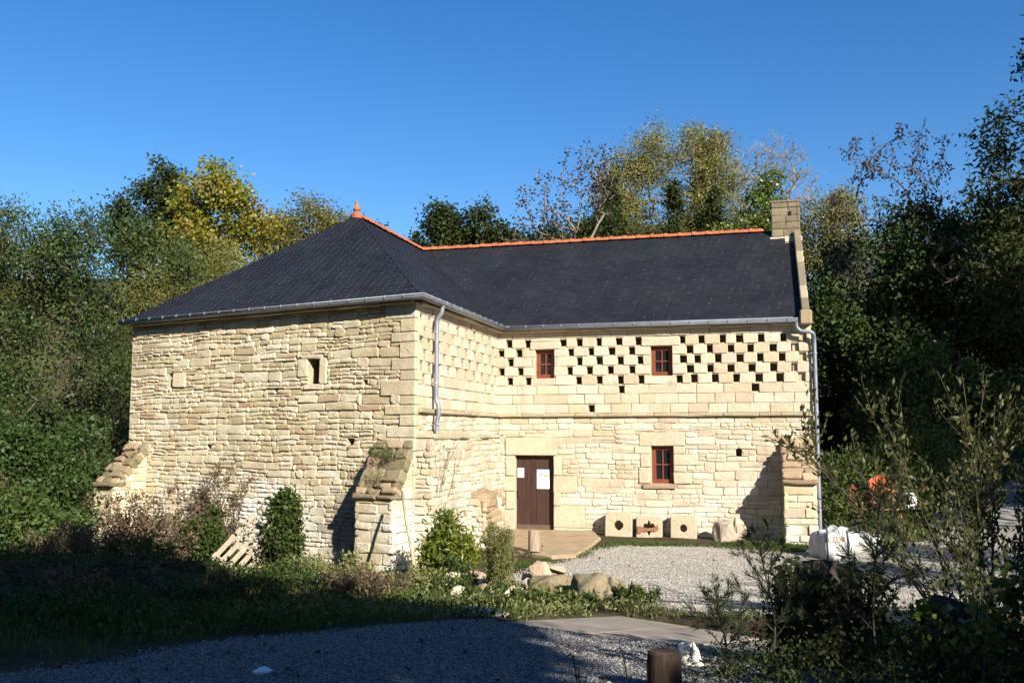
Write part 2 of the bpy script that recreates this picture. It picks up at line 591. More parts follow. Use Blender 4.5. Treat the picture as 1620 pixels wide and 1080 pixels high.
def rubble_cells(u0, u1, v0, v1, rng, band=(0.24, 0.42), hs=(0.085, 0.19), asp=(1.1, 3.2)):
    cells, v = [], v0
    while v < v1 - 1e-6:
        bh = rng.uniform(*band)
        if v1 - v - bh < 0.12: bh = v1 - v
        u = u0
        while u < u1 - 1e-6:
            cw = rng.uniform(0.45, 1.7)
            if u1 - u - cw < 0.3: cw = u1 - u
            hsum, hh = 0, []
            n = max(1, int(round(bh / rng.uniform(*hs))))
            w = [rng.uniform(0.7, 1.3) for _ in range(n)]
            hh = [x / sum(w) * bh for x in w]
            vv = v
            for h in hh:
                x = u
                while x < u + cw - 1e-6:
                    sw = h * rng.uniform(*asp)
                    sw = min(max(sw, 0.10), 0.70) * rng.choice((0.6, 1.0, 1.0, 1.15))
                    if u + cw - x - sw < 0.09: sw = u + cw - x
                    if h > 0.13 and rng.random() < 0.10:
                        k = h * rng.uniform(0.35, 0.6)
                        cells += [(x, x + sw, vv, vv + k), (x, x + sw, vv + k, vv + h)]
                    else:
                        cells.append((x, x + sw, vv, vv + h))
                    x += sw
                vv += h
            u += cw
        v += bh
    return cells


def stone_shape(F, cell, rng, front, joint=0.006, back=-0.05, warp=None, rnd=0.03, jit=0.006, inset=0.013):
    """irregular bevelled stone: outline ring, bevel ring and slightly domed face"""
    a, b, c, e = cell
    a += joint; b -= joint; c += joint; e -= joint
    w, h = b - a, e - c
    k = min(rnd, 0.34 * min(w, h))
    j = lambda: rng.uniform(-jit, jit)
    q = lambda: k * rng.uniform(0.4, 1.1)
    out = [(a + q(), c), (b - q(), c), (b, c + q()), (b, e - q()), (b - q(), e), (a + q(), e), (a, e - q()), (a, c + q())]
    if w > 0.3:
        out.insert(1, ((a + b) / 2 + j() * 5, c)); out.insert(6, ((a + b) / 2 + j() * 5, e))
    out = [(x + j(), y + j()) for x, y in out]
    cu, cv = (a + b) / 2, (c + e) / 2
    n = len(out)
    ins = min(inset, 0.3 * min(w, h))
    tu, tv = rng.uniform(-0.03, 0.03), rng.uniform(-0.05, 0.05)
    V = []
    for dd, s in ((back, 0), (front - ins * 0.8, 0), (front, ins)):
        for (x, y) in out:
            if s:
                L = math.hypot(x - cu, y - cv) + 1e-6
                sx = x - (x - cu) / max(abs(x - cu), 1e-6) * min(s, abs(x - cu) * 0.6)
                sy = y - (y - cv) / max(abs(y - cv), 1e-6) * min(s, abs(y - cv) * 0.6)
            else:
                sx, sy = x, y
            wx, wy = warp(sx, sy) if warp else (0, 0)
            V.append(F.pt(sx + wx, sy + wy, dd + ((sx - cu) * tu + (sy - cv) * tv + rng.uniform(-0.003, 0.003) if dd == front else 0)))
    wx, wy = warp(cu, cv) if warp else (0, 0)
    V.append(F.pt(cu + wx, cv + wy, front + rng.uniform(0.0, 0.008)))
    Fc = []
    for r in range(2):
        for i in range(n):
            i2 = (i + 1) % n
            Fc.append((r * n + i, r * n + i2, (r + 1) * n + i2, (r + 1) * n + i))
    for i in range(n):
        Fc.append((2 * n + i, 2 * n + (i + 1) % n, 3 * n))
    if flip(F):
        Fc = [f[::-1] for f in Fc]
    return V, Fc


BUDGET = []          # (importance, name, parent, V, F, mat, tint) of stones that may become single parts


def lay(F, cells, rng, mat, parent, name, front=(0.0, 0.03), joint=0.006, warp=None, rnd=0.03, jit=0.006, single=False, tint=None, inset=0.013, back=-0.05):
    for c in cells:
        d = rng.uniform(*front)
        V, Fc = stone_shape(F, c, rng, d, joint, back, warp, rnd, jit, inset)
        tn = rng.random() if tint is None else tint
        ctr = np.mean(V, 0)
        imp = (c[1] - c[0]) * (c[3] - c[2]) / max(1, ctr @ ctr)
        if single:
            obj(name, V, Fc, mat, parent, origin=ctr, tint=tn)
        else:
            BUDGET.append((imp, name, parent, V, Fc, mat, tn, ctr))


def flush_budget(limit=300):
    byname = {}
    for x in BUDGET:
        byname.setdefault(x[1], []).append(x)
    for nm, L in byname.items():
        L.sort(key=lambda q: -q[0])
        for x in L[:limit]:
            obj(nm, x[3], x[4], x[5], x[2], origin=x[7], tint=x[6])
        rest = {}
        for x in L[limit:]:
            rest.setdefault((x[2].name, x[5].name), []).append(x)
        for (pn, mn), xs in rest.items():
            mb = MB()
            for x in xs:
                mb.add(x[3], x[4], x[6])
            mb.build("small_" + nm + "s", xs[0][5], xs[0][2], kind="stuff")
    BUDGET.clear()


def make_warp(ex, amp=0.022):
    ex = [e[:4] for e in ex]
    def warp(u, v):
        k = 1.0
        for (a, b, c, e) in ex:
            d = max(a - u, u - b, c - v, v - e, 0)
            k = min(k, d / 0.3)
        n1 = float(vnoise(u * 1.1 + 3, v * 1.9)); n2 = float(vnoise(u * 3.1, v * 3.3 + 7)); n3 = float(vnoise(u * 2.3 + 11, v * 2.1))
        return (amp * 0.6 * n3 * k, (amp * n1 + amp * 0.45 * n2) * k)
    return warp


def rects_of(*r):
    return [tuple(x) for x in r]


rng = random.Random(5)
ROWB = [4.60, 4.375, 4.155, 3.925, 3.70, 3.47, 3.25, 3.02, 2.80]      # ashlar course bounds, top down
WROWS = [
    [0.275, 0.742, 1.62, 2.025, 2.50, 2.978, 3.44, 4.451, 4.873, 5.353, 5.744, 6.225, 6.697, 7.12],
    [0.09, 0.52, 1.812, 2.29, 2.785, 3.266, 4.608, 5.072, 5.531, 5.985, 6.459, 6.942],
    [0.309, 2.01, 2.508, 2.996, 3.46, 4.454, 4.782, 5.259, 5.737, 6.189, 6.656, 7.10],
    [0.09, 0.554, 1.782, 2.254, 2.76, 3.268, 4.607, 5.063, 5.525, 5.996, 6.465, 6.929],
    [0.298, 0.767, 2.007, 2.50, 2.991, 3.488, 4.382, 4.706, 5.18, 5.658, 6.138, 6.615, 7.08],
    [3.023, 6.064], [], [2.306]]
SROWS = [[0.739, 1.327, 1.907, 2.512, 3.084, 3.673, 4.274, 4.80, 5.26], [0.483, 1.084, 1.676, 2.238, 2.772, 3.379, 3.951, 4.578, 5.08],
         [0.74, 1.33, 1.91, 2.51, 3.08, 3.67, 4.27, 4.80, 5.26], [0.48, 1.08, 1.68, 2.24, 2.77, 3.38, 3.95, 4.58, 5.08],
         [0.25, 0.74, 1.33, 1.91, 2.51, 3.08, 3.67, 4.27, 4.80, 5.26], [0.48, 1.08, 4.57, 5.10], [], [2.46]]


def hole_rects(rows, rr, hw=0.072):
    out = []
    for i, row in enumerate(rows):
        for u in row:
            w = hw * rr.uniform(0.9, 1.12)
            du = rr.uniform(-0.012, 0.012)
            out.append((round(u + du - w, 3), round(u + du + w, 3), ROWB[i + 1] + 0.022 + rr.uniform(-0.006, 0.01), ROWB[i] - 0.022 + rr.uniform(-0.01, 0.006), 0.34))
    return out


# ---- wing wall (with the door)
WIN = [(0.938, 1.405, 3.643, 4.335), (3.712, 4.212, 3.66, 4.355), (3.692, 4.20, 1.177, 2.04)]
DOOR = (0.43, 1.375, 0.03, 1.80)
whole = hole_rects(WROWS, rng)
wopen = whole + [(*w, 0.45, True) for w in WIN] + [(*DOOR, 0.42, True), (5.60, 5.73, 1.81, 1.985, 0.4)]
wing = wall_core("wing_wall", FW, 0, WING, ZB, ZT + 0.1, wopen, M['mortar_mid'], d=-0.012, depth=0.34)
dressed_w = [("lintel", (0.19, 1.48, 1.80, 2.225)), ("lintel", (0.81, 1.55, 4.335, 4.53)), ("lintel", (3.50, 4.40, 4.355, 4.565)), ("lintel", (3.42, 4.475, 2.04, 2.365)),
             ("jamb_stone", (0.20, 0.43, 1.31, 1.80)), ("jamb_stone", (0.02, 0.43, 0.95, 1.31)), ("jamb_stone", (0.20, 0.43, 0.52, 0.95)), ("jamb_stone", (0.03, 0.43, -0.1, 0.52)),
             ("jamb_stone", (1.375, 1.58, 1.33, 1.80)), ("jamb_stone", (1.375, 1.94, 0.93, 1.33)), ("jamb_stone", (1.375, 1.56, 0.62, 0.93)), ("jamb_stone", (1.375, 2.13, 0.12, 0.62)), ("jamb_stone", (1.375, 2.1, -0.1, 0.12)),
             ("jamb_stone", (3.44, 3.692, 1.55, 1.86)), ("jamb_stone", (3.30, 3.692, 1.86, 2.04)), ("jamb_stone", (3.40, 3.692, 1.177, 1.55)), ("jamb_stone", (4.20, 4.47, 1.86, 2.04)), ("jamb_stone", (4.20, 4.76, 1.60, 1.86)), ("jamb_stone", (4.20, 4.50, 1.45, 1.60)), ("jamb_stone", (4.20, 4.62, 1.177, 1.45))]
for nm, r in dressed_w:
    lay(FW, [r], rng, M['lintel'], wing, nm, (0.022, 0.03), 0.005, None, 0.02, 0.004, True, inset=0.012, back=-0.30 if nm == "jamb_stone" else -0.2)
lay(FW, [(3.50, 4.26, 1.06, 1.172)], rng, M['brown'], wing, "window_sill", (0.06, 0.06), 0.004, None, 0.02, 0.004, True, tint=0.55)
ex = [r[:4] for r in wopen] + [r for _, r in dressed_w] + [(3.50, 4.26, 1.06, 1.177)]
# ashlar courses with the pigeonholes
cells = []
for i in range(8):
    c, e = ROWB[i + 1], ROWB[i]
    edges = sorted([h[:2] for h in whole if abs((h[2] + h[3]) / 2 - (c + e) / 2) < 0.08])
    xs = [0.0]
    for a, b in edges:
        xs += [a, b]
    xs.append(WING)
    for a, b in zip(xs[0::2], xs[1::2]):
        if b - a < 0.03: continue
        n = max(1, int((b - a) / rng.uniform(0.40, 0.52)))
        cut = [a] + [a + (b - a) * (k + rng.uniform(-0.15, 0.15)) / n for k in range(1, n)] + [b]
        cells += [(p, q, c, e) for p, q in zip(cut[:-1], cut[1:])]
u = 0.0
while u < WING:
    w = rng.uniform(0.28, 0.5); w = WING - u if WING - u - w < 0.2 else w
    cells.append((u, u + w, 4.60, 4.80)); u += w
lay(FW, clip_cells(cells, [w for w in WIN] + [r for _, r in dressed_w], 0.05), rng, M['ashlar'], wing, "ashlar_block", (0.008, 0.024), 0.004, None, 0.012, 0.004, inset=0.009, back=-0.2)
# pointed rubble below the band
wwarp = make_warp(ex, 0.032)
cells = rubble_cells(0, WING, -0.35, 2.56, rng, (0.20, 0.40), (0.09, 0.19), (1.5, 4.6))
u = 0.0
while u < WING:
    w = rng.uniform(0.3, 0.5); w = WING - u if WING - u - w < 0.2 else w
    cells.append((u, u + w, 2.56, 2.715)); u += w
lay(FW, clip_cells(cells, ex), rng, M['pale'], wing, "wall_stone", (-0.004, 0.014), 0.005, wwarp, 0.04, 0.010, inset=0.010)


def band(F, u0, u1, parent, z0=2.715, z1=2.80, dep=0.085):
    u = u0
    while u < u1 - 0.01:
        w = rng.uniform(0.45, 0.85); w = u1 - u if u1 - u - w < 0.3 else w
        V, Fc = stone_shape(F, (u, u + w, z0, z1), rng, dep * rng.uniform(0.9, 1.1), 0.003, -0.1, None, 0.012, 0.004, 0.015)
        obj("band_stone", V, Fc, M['belt'], parent, origin=np.mean(V, 0), tint=rng.random())
        u += w


band(FW, 0.06, WING, wing)

# ---- side wall
shole = hole_rects(SROWS, rng, 0.092)
side = wall_core("side_wall", FS, 0, SIDE, ZB, ZT + 0.1, shole, M['mortar_mid'], d=-0.012, depth=0.34)
cells = []
for i in range(8):
    c, e = ROWB[i + 1], ROWB[i]
    edges = sorted([h[:2] for h in shole if abs((h[2] + h[3]) / 2 - (c + e) / 2) < 0.08])
    xs = [0.0]
    for a, b in edges: xs += [a, b]
    xs.append(SIDE - 0.12)
    for a, b in zip(xs[0::2], xs[1::2]):
        if b - a < 0.03: continue
        n = max(1, int((b - a) / 0.46))
        cut = [a] + [a + (b - a) * k / n for k in range(1, n)] + [b]
        cells += [(p, q, c, e) for p, q in zip(cut[:-1], cut[1:])]
u = 0.0
while u < SIDE - 0.12:
    w = rng.uniform(0.3, 0.5); w = SIDE - 0.12 - u if SIDE - 0.12 - u - w < 0.2 else w
    cells.append((u, u + w, 4.60, 4.80)); u += w
lay(FS, cells, rng, M['ashlar'], side, "ashlar_block", (0.008, 0.026), 0.005, None, 0.014, 0.004, inset=0.010, back=-0.2)
band(FS, 0.0, SIDE - 0.1, side)
lay(FS, rubble_cells(0, SIDE - 0.12, -0.4, 2.715, rng, (0.25, 0.4), (0.11, 0.19), (1.2, 3)), rng, M['pale'], side, "wall_stone", (0.0, 0.02), 0.005, make_warp([], 0.02), 0.03, 0.007, inset=0.010)

# ---- front wall
FO = [(2.328, 2.641, 3.308, 3.811, 0.4), (6.572, 6.75, 3.334, 3.649, 0.4), (1.43, 1.61, 2.10, 2.24, 0.35), (1.12, 1.24, 3.27, 3.36, 0.25), (3.44, 3.53, 3.13, 3.24, 0.25), (5.35, 5.45, 2.0, 2.08, 0.25), (7.62, 7.70, 1.5, 1.58, 0.25), (4.75, 4.83, 1.28, 1.36, 0.2)]
front = wall_core("front_wall", FF, 0, FRONT, ZB - 0.3, ZT + 0.1, FO, M['mortar_dark'], d=-0.028, depth=0.4)
dressed_f = [("jamb_stone", (2.13, 2.328, 3.30, 3.82)), ("jamb_stone", (2.641, 2.90, 3.45, 3.82)), ("lintel", (2.25, 2.80, 3.811, 3.90)), ("window_sill", (2.2, 2.72, 3.19, 3.308)), ("jamb_stone", (6.16, 6.572, 3.33, 3.66))]
for nm, r in dressed_f:
    lay(FF, [r], rng, M['rubble'], front, nm, (0.02, 0.03), 0.006, None, 0.03, 0.006, True, tint=rng.uniform(0.4, 0.75))
exf = [r[:4] for r in FO] + [r for _, r in dressed_f]
cells = rubble_cells(0.34, FRONT, ZB - 0.25, 4.70, rng, (0.16, 0.34), (0.07, 0.155), (1.5, 4.4))
u = 0.34
while u < FRONT:
    w = rng.uniform(0.25, 0.75); w = FRONT - u if FRONT - u - w < 0.2 else w
    cells.append((u, u + w, 4.70, 4.70 + rng.uniform(0.05, 0.08))); u += w
lay(FF, clip_cells(cells, exf), rng, M['rubble'], front, "rubble_stone", (-0.016, 0.020), 0.005, make_warp(exf, 0.028), 0.045, 0.013, inset=0.014)
# quoins that turn the outer corner
z, k = -0.45, 0
while z < 4.78:
    h = rng.uniform(0.17, 0.30); h = 4.79 - z if 4.79 - z - h < 0.12 else h
    la, lb = (rng.uniform(0.55, 0.85), 0.22) if k % 2 == 0 else (0.36, rng.uniform(0.30, 0.45))
    o1, o2 = rng.uniform(0.015, 0.03), rng.uniform(0.015, 0.03)
    # outward corner point: intersection of both offset faces
    A_ = np.array([[fn[0], fn[1]], [sn[0], sn[1]]]); cc = np.linalg.solve(A_, [o1, o2])
    cor = C0 + A3((cc[0], cc[1], 0))
    p0 = cor; p1 = cor + fv * la; p2 = p1 - fn * 0.25; p4 = cor - sv * lb; p3 = p4 - sn * 0.3
    V = [(*p[:2], zz) for zz in (z + 0.004, z + h - 0.004) for p in (p0, p1, p2, p3, p4)]
    Fc = [(4, 3, 2, 1, 0), (5, 6, 7, 8, 9)] + [(i, (i + 1) % 5, 5 + (i + 1) % 5, 5 + i) for i in range(5)]
    q = obj("quoin_stone", V, Fc, M['rubble'], front, origin=np.mean(V, 0), tint=rng.uniform(0.35, 0.8) if rng.random() > 0.12 else 0.97)
    bm = bmesh.new(); bm.from_mesh(q.data); bmesh.ops.recalc_face_normals(bm, faces=bm.faces); bm.to_mesh(q.data); bm.free()
    bevel(q, 0.016)
    at = q.data.attributes.get("tint")
    z += h; k += 1

# ---- hidden walls (gable end, back, left end): core plus coarse stones
GB = I0 + wv * 7.27 - nv * SET
GE = I0 + wv * 7.24 - nv * (2 * SET)
gd = (GE - R0); glen = np.linalg.norm(gd); gd = gd / glen
gn = A3((-gd[1], gd[0], 0)); gn = gn if gn @ wv > 0 else -gn
FG = Frame(R0, gd, gn)
NB = -wv
# left eave line runs back from L0 along -sv
LB = L0 - sv * 8.0
tt = (((I0 - nv * 2 * SET) - L0) @ (-sv))
LBK = L0 - sv * tt
gab = MB()
gp = [FG.pt(0.07, ZB), FG.pt(glen, ZB), FG.pt(glen, 4.86), FG.pt(glen / 2, RZ + 0.05), FG.pt(0.07, 4.86)]
gab.add(gp + [p - gn * 0.4 for p in gp], [(0, 1, 2, 3, 4), (9, 8, 7, 6, 5)] + [(i, (i + 1) % 5, 5 + (i + 1) % 5, 5 + i) for i in range(5)])
gable = gab.build("gable_wall", M['mortar_mid'], mill)
cells = []
for (a, b, c, e) in rubble_cells(0.02, glen - 0.02, ZB + 0.05, 7.3, rng, (0.25, 0.4), (0.12, 0.2), (1.4, 3)):
    if e > 4.86:
        lim = glen / 2 * (1 - (e - 4.86) / (RZ - 4.86)) if e < RZ else 0
        a, b = max(a, glen / 2 - lim), min(b, glen / 2 + lim)
        if b - a < 0.08: continue
    cells.append((a, b, c, e))
lay(FG, cells, rng, M['rubble'], gable, "rubble_stone", (0, 0.02), 0.006, None, 0.03, 0.006)
bk = MB()
for P, Q in ((L0 - fv * 0.0, LBK), (LBK, I0 - nv * 2 * SET + wv * 7.2)):
    d = Q - P; ln = np.linalg.norm(d); d = d / ln
    n_ = np.cross(d, UP)
    c_ = (P + Q) / 2
    inn = A3((-4, 24.5, 0)) - c_
    n_ = n_ if n_ @ inn > 0 else -n_
    bk.box(c_ + n_ * 0.2 + UP * ((ZB + 4.8) / 2), (ln / 2 - 0.01, 0.2, (4.8 - ZB) / 2), d, n_, UP)
bk.build("back_wall", M['mortar_mid'], mill)


# ---- buttresses and the thick lower wall
def buttress(label, F, u0, u1, p, zb, zl, zt, slabs, facemat, topmat, grow=0.0):
    """u0..u1 along the wall, projecting p at the foot; sloping slab top from zl (front) to zt (wall)"""
    mb = MB()
    d0, dp = -0.05, p - 0.03
    prof = [(d0, zb), (dp, zb), (dp, zl - 0.06), (d0, zt - 0.08)]
    V = [F.pt(u, z, d) for u in (u0 + 0.03, u1 - 0.03) for d, z in prof]
    mb.add(V, [(0, 1, 2, 3), (7, 6, 5, 4), (0, 4, 5, 1), (1, 5, 6, 2), (2, 6, 7, 3), (3, 7, 4, 0)])
    b = mb.build("buttress", M['mortar_dark'], mill)
    if label: b["label"] = label
    bm = bmesh.new(); bm.from_mesh(b.data); bmesh.ops.recalc_face_normals(bm, faces=bm.faces); bm.to_mesh(b.data); bm.free()
    Ff = Frame(F.pt(0, 0, p - 0.03), F.U, F.N)
    z = zb
    cells = []
    while z < zl - 0.02:
        h = rng.uniform(0.12, 0.24); h = zl - z if zl - z - h < 0.1 else h
        u = u0
        while u < u1 - 1e-6:
            w = rng.uniform(0.22, 0.62); w = u1 - u if u1 - u - w < 0.16 else w
            if h > 0.19 and rng.random() < 0.3:
                kk = rng.uniform(0.4, 0.6) * h
                cells += [(u, u + w, z, z + kk), (u, u + w, z + kk, z + h)]
            else:
                cells.append((u, u + w, z, z + h))
            u += w
        z += h
    lay(Ff, cells, rng, facemat, b, "rubble_stone", (0.0, 0.045), 0.006, make_warp([], 0.012), 0.03, 0.008, inset=0.015, back=-0.08)
    for side, uu in ((-1, u0), (1, u1)):
        Fs = Frame(F.pt(uu - side * 0.03, 0, 0), F.N, F.U * side)
        z = zb
        cells = []
        while z < zt - 0.1:
            h = rng.uniform(0.12, 0.22)
            lim = p if z + h <= zl else p * (zt - z - h) / (zt - zl)
            if lim > 0.12:
                x = 0.0
                while x < lim - 1e-6:
                    w = rng.uniform(0.2, 0.5); w = lim - x if lim - x - w < 0.14 else w
                    cells.append((x, x + w, z, z + h)); x += w
            z += h
        lay(Fs, cells, rng, facemat, b, "rubble_stone", (0.0, 0.04), 0.006, None, 0.03, 0.008, inset=0.014, back=-0.06)
    # rough sloping top: an overhanging ledge stone, then eroded mossy rubble up to the wall
    a_, c_ = F.pt(0, zl, p - 0.02), F.pt(0, zt, 0.0)
    Vd = c_ - a_; sl_ = np.linalg.norm(Vd); Vd = Vd / sl_
    Nn = np.cross(F.U, Vd); Nn = Nn if Nn @ F.N > 0 else -Nn
    Fsl = Frame(a_, F.U, Nn, Vd)
    u = u0 - 0.03
    while u < u1:
        w = rng.uniform(0.35, 0.6); w = u1 + 0.03 - u if u1 + 0.03 - u - w < 0.2 else w
        Vq, Fq_ = stone_shape(Frame(F.pt(0, zl - 0.03 + rng.uniform(-0.02, 0.02), 0), F.U, F.N), (u, u + w, 0.0, 0.10), rng, p + 0.06 + rng.uniform(-0.03, 0.03), 0.005, p - 0.3, None, 0.03, 0.014, 0.025)
        obj("slope_slab", Vq, Fq_, topmat, b, origin=np.mean(Vq, 0), tint=rng.random())
        u += w
    for cell in rubble_cells(u0 - 0.02, u1 + 0.02, 0.06, sl_, rng, (0.16, 0.28), (0.10, 0.2), (1.1, 2.6)):
        Vq, Fq_ = stone_shape(Fsl, cell, rng, rng.uniform(-0.02, 0.075), 0.004, -0.12, make_warp([], 0.03), 0.05, 0.018, 0.022)
        obj("slope_stone", Vq, Fq_, topmat if rng.random() < 0.65 else M['brown'], b, origin=np.mean(Vq, 0), tint=rng.random())
    return b


buttress("corner buttress with weeds on its sloping top", FF, 0.0, 0.86, 0.62, -0.6, 1.18, 2.22, 5, M['rubble'], M['mossy'])
buttress("far corner buttress with mossy slabs", FF, 7.32, 8.0, 0.86, -0.4, 1.20, 2.08, 5, M['rubble'], M['mossy'])
buttress("right hand buttress of orange and grey stones", FW, 6.60, 7.28, 0.95, -0.3, 1.30, 2.25, 5, M['rubble'], M['brown'])

# thick lower part of the side wall
AN0, AN1, ANT, ANZ = 0.72, 5.56, 0.38, 2.26
mb = MB()
mb.box(FS.pt((AN0 + AN1) / 2, (ANZ - 0.6) / 2, ANT / 2 - 0.02), ((AN1 - AN0) / 2 - 0.03, (ANZ + 0.6) / 2 - 0.02, ANT / 2), FS.U, UP, FS.N)
an = mb.build("thick_lower_wall", M['mortar_mid'], mill)
Fa = Frame(FS.pt(0, 0, ANT - 0.02), FS.U, FS.N)
cells = rubble_cells(AN0, AN1, -0.5, ANZ - 0.02, rng, (0.24, 0.4), (0.10, 0.19), (1.0, 2.6))
up_, lo_ = [], []
for c in cells:
    (lo_ if c[3] < 1.15 and c[0] < 2.2 and rng.random() < 0.6 else up_).append(c)
lay(Fa, up_, rng, M['pale'], an, "wall_stone", (0, 0.03), 0.007, make_warp([], 0.025), 0.04, 0.009, inset=0.015)
lay(Fa, lo_, rng, M['brown'], an, "wall_stone", (0, 0.035), 0.007, make_warp([], 0.025), 0.04, 0.009, inset=0.015)
u = AN0
while u < AN1 - 0.01:                                       # uneven flat stones on its ledge
    w = rng.uniform(0.4, 0.9); w = AN1 - u if AN1 - u - w < 0.3 else w
    V, Fc = stone_shape(Frame(FS.pt(0, 0, 0), FS.U, FS.N), (u, u + w, ANZ - 0.04, ANZ + rng.uniform(0.0, 0.15)), rng, ANT + rng.uniform(0.0, 0.06), 0.005, -0.05, None, 0.03, 0.01, 0.02)
    obj("ledge_stone", V, Fc, M['belt'] if rng.random() < 0.5 else M['pale'], an, origin=np.mean(V, 0), tint=rng.random())
    u += w
Fe = Frame(FS.pt(AN0, 0, 0), FS.N, -FS.U)
lay(Fe, [(0.0, ANT, z, z + 0.3) for z in np.arange(-0.4, 2.1, 0.3)], rng, M['pale'], an, "wall_stone", (-0.02, 0.01), 0.006)
# broken stub of wall sticking out near the door
st = MB()
st.box(FS.pt(2.9, 0.22, 0.44), (0.36, 0.70, 0.22), FS.U, UP, FS.N)
stub = st.build("broken_wall_stub", M['mortar_dark'], mill)
Fq = Frame(FS.pt(0, 0, 0.68), FS.U, FS.N)
lay(Fq, rubble_cells(2.5, 3.3, -0.45, 0.98, rng, (0.2, 0.3), (0.09, 0.17), (1.2, 2.6)), rng, M['brown'], stub, "stub_stone", (-0.02, 0.05), 0.006, make_warp([], 0.02), 0.045, 0.012, True, inset=0.022)
Fst = Frame(FS.pt(3.27, 0, 0), FS.N, FS.U)
lay(Fst, rubble_cells(0.30, 0.70, -0.45, 1.0, rng, (0.2, 0.3), (0.09, 0.17), (1.2, 2.4)), rng, M['pale'], stub, "stub_stone", (-0.01, 0.04), 0.006, make_warp([], 0.02), 0.045, 0.012, True, inset=0.022)
for a, b, d0_, d1_ in ((2.5, 2.85, 0.3, 0.52), (2.83, 3.3, 0.32, 0.5), (2.52, 2.9, 0.5, 0.72), (2.95, 3.3, 0.5, 0.70), (2.6, 3.0, 0.36, 0.6)):
    q_ = MB(); q_.box(FS.pt((a + b) / 2, 0.98 + 0.14 * rng.random(), (d0_ + d1_) / 2), ((b - a) / 2, (d1_ - d0_) / 2, 0.075), FS.U, FS.N, UP, t=rng.random())
    bevel(q_.build("stub_stone", M['brown'] if rng.random() < 0.6 else M['pale'], stub, origin=FS.pt((a + b) / 2, 1.0, (d0_ + d1_) / 2)), 0.03, 2)
Fe2 = Frame(FS.pt(AN1 - 0.01, 0, 0), FS.N, FS.U)
lay(Fe2, rubble_cells(-0.02, ANT, -0.5, ANZ - 0.04, rng, (0.22, 0.36), (0.10, 0.18), (1.0, 2.2)), rng, M['pale'], an, "wall_stone", (0.0, 0.03), 0.007, make_warp([], 0.02), 0.04, 0.009, inset=0.014)
# tall slit at the end of the thick wall reads as a dark vertical joint

# ------------------------------------------------------------------ roof
def lift(p, z): return A3((p[0], p[1], z))


def offs(P, *ns):
    return P + sum(ns)


slope = (RZ - EZ) / (SET + OV)
J = lift(I0 - nv * SET - sn * SET, RZ)
Iv = lift(I0 + (nv + sn) * OV, EZ)
RRt = lift(I0 + wv * 7.10 - nv * SET, RZ)
REv = lift(I0 + wv * 7.10 + nv * OV, EZ)
Acol = lift(C0 - sn * SET, RZ)
Apx = lift(J + sv * 4.42, RZ)
cs = np.linalg.solve(np.array([[fn[0], fn[1]], [sn[0], sn[1]]]), [OV, OV])
Cv = lift(C0 + A3((cs[0], cs[1], 0)), EZ)
Lv = lift(L0 + fn * OV + fv * 0.12, EZ)
BLv = lift(LBK + A3((-0.1, 0.1, 0)), EZ)
BRv = lift(I0 - nv * (2 * SET + OV) + wv * 7.08, EZ)
BJ = lift(BLv, EZ)
M['slate'] = plain_mat("roof_slate", (0.0155, 0.0165, 0.0205), (0.024, 0.0255, 0.030), 1.1, 0.6, 0.18, 0.2, 0.003, bscale=40, t_amt=0.24)
M['hook'] = plain_mat("steel_hook", (0.30, 0.31, 0.33), (0.40, 0.41, 0.43), 3, 0.4, 0.5, 0, metallic=0.3)
roof_mb = MB()


def plane_n(P):
    n = np.cross(P[1] - P[0], P[2] - P[0]); n /= np.linalg.norm(n)
    return n if n[2] > 0 else -n


faces3 = {"front": [Lv, Cv, Apx], "side": [Cv, Iv, J, Apx], "wing": [Iv, REv, RRt, J], "left": [BLv, Lv, Apx, J], "back": [BRv, BLv, J, RRt]}
for P in faces3.values():
    n = plane_n(P)
    q = [p - n * 0.03 for p in P]
    roof_mb.add(q, [tuple(range(len(q)))] if np.cross(q[1] - q[0], q[2] - q[0])[2] > 0 else [tuple(range(len(q)))[::-1]])
roof = roof_mb.build("roof", M['slate'], mill)


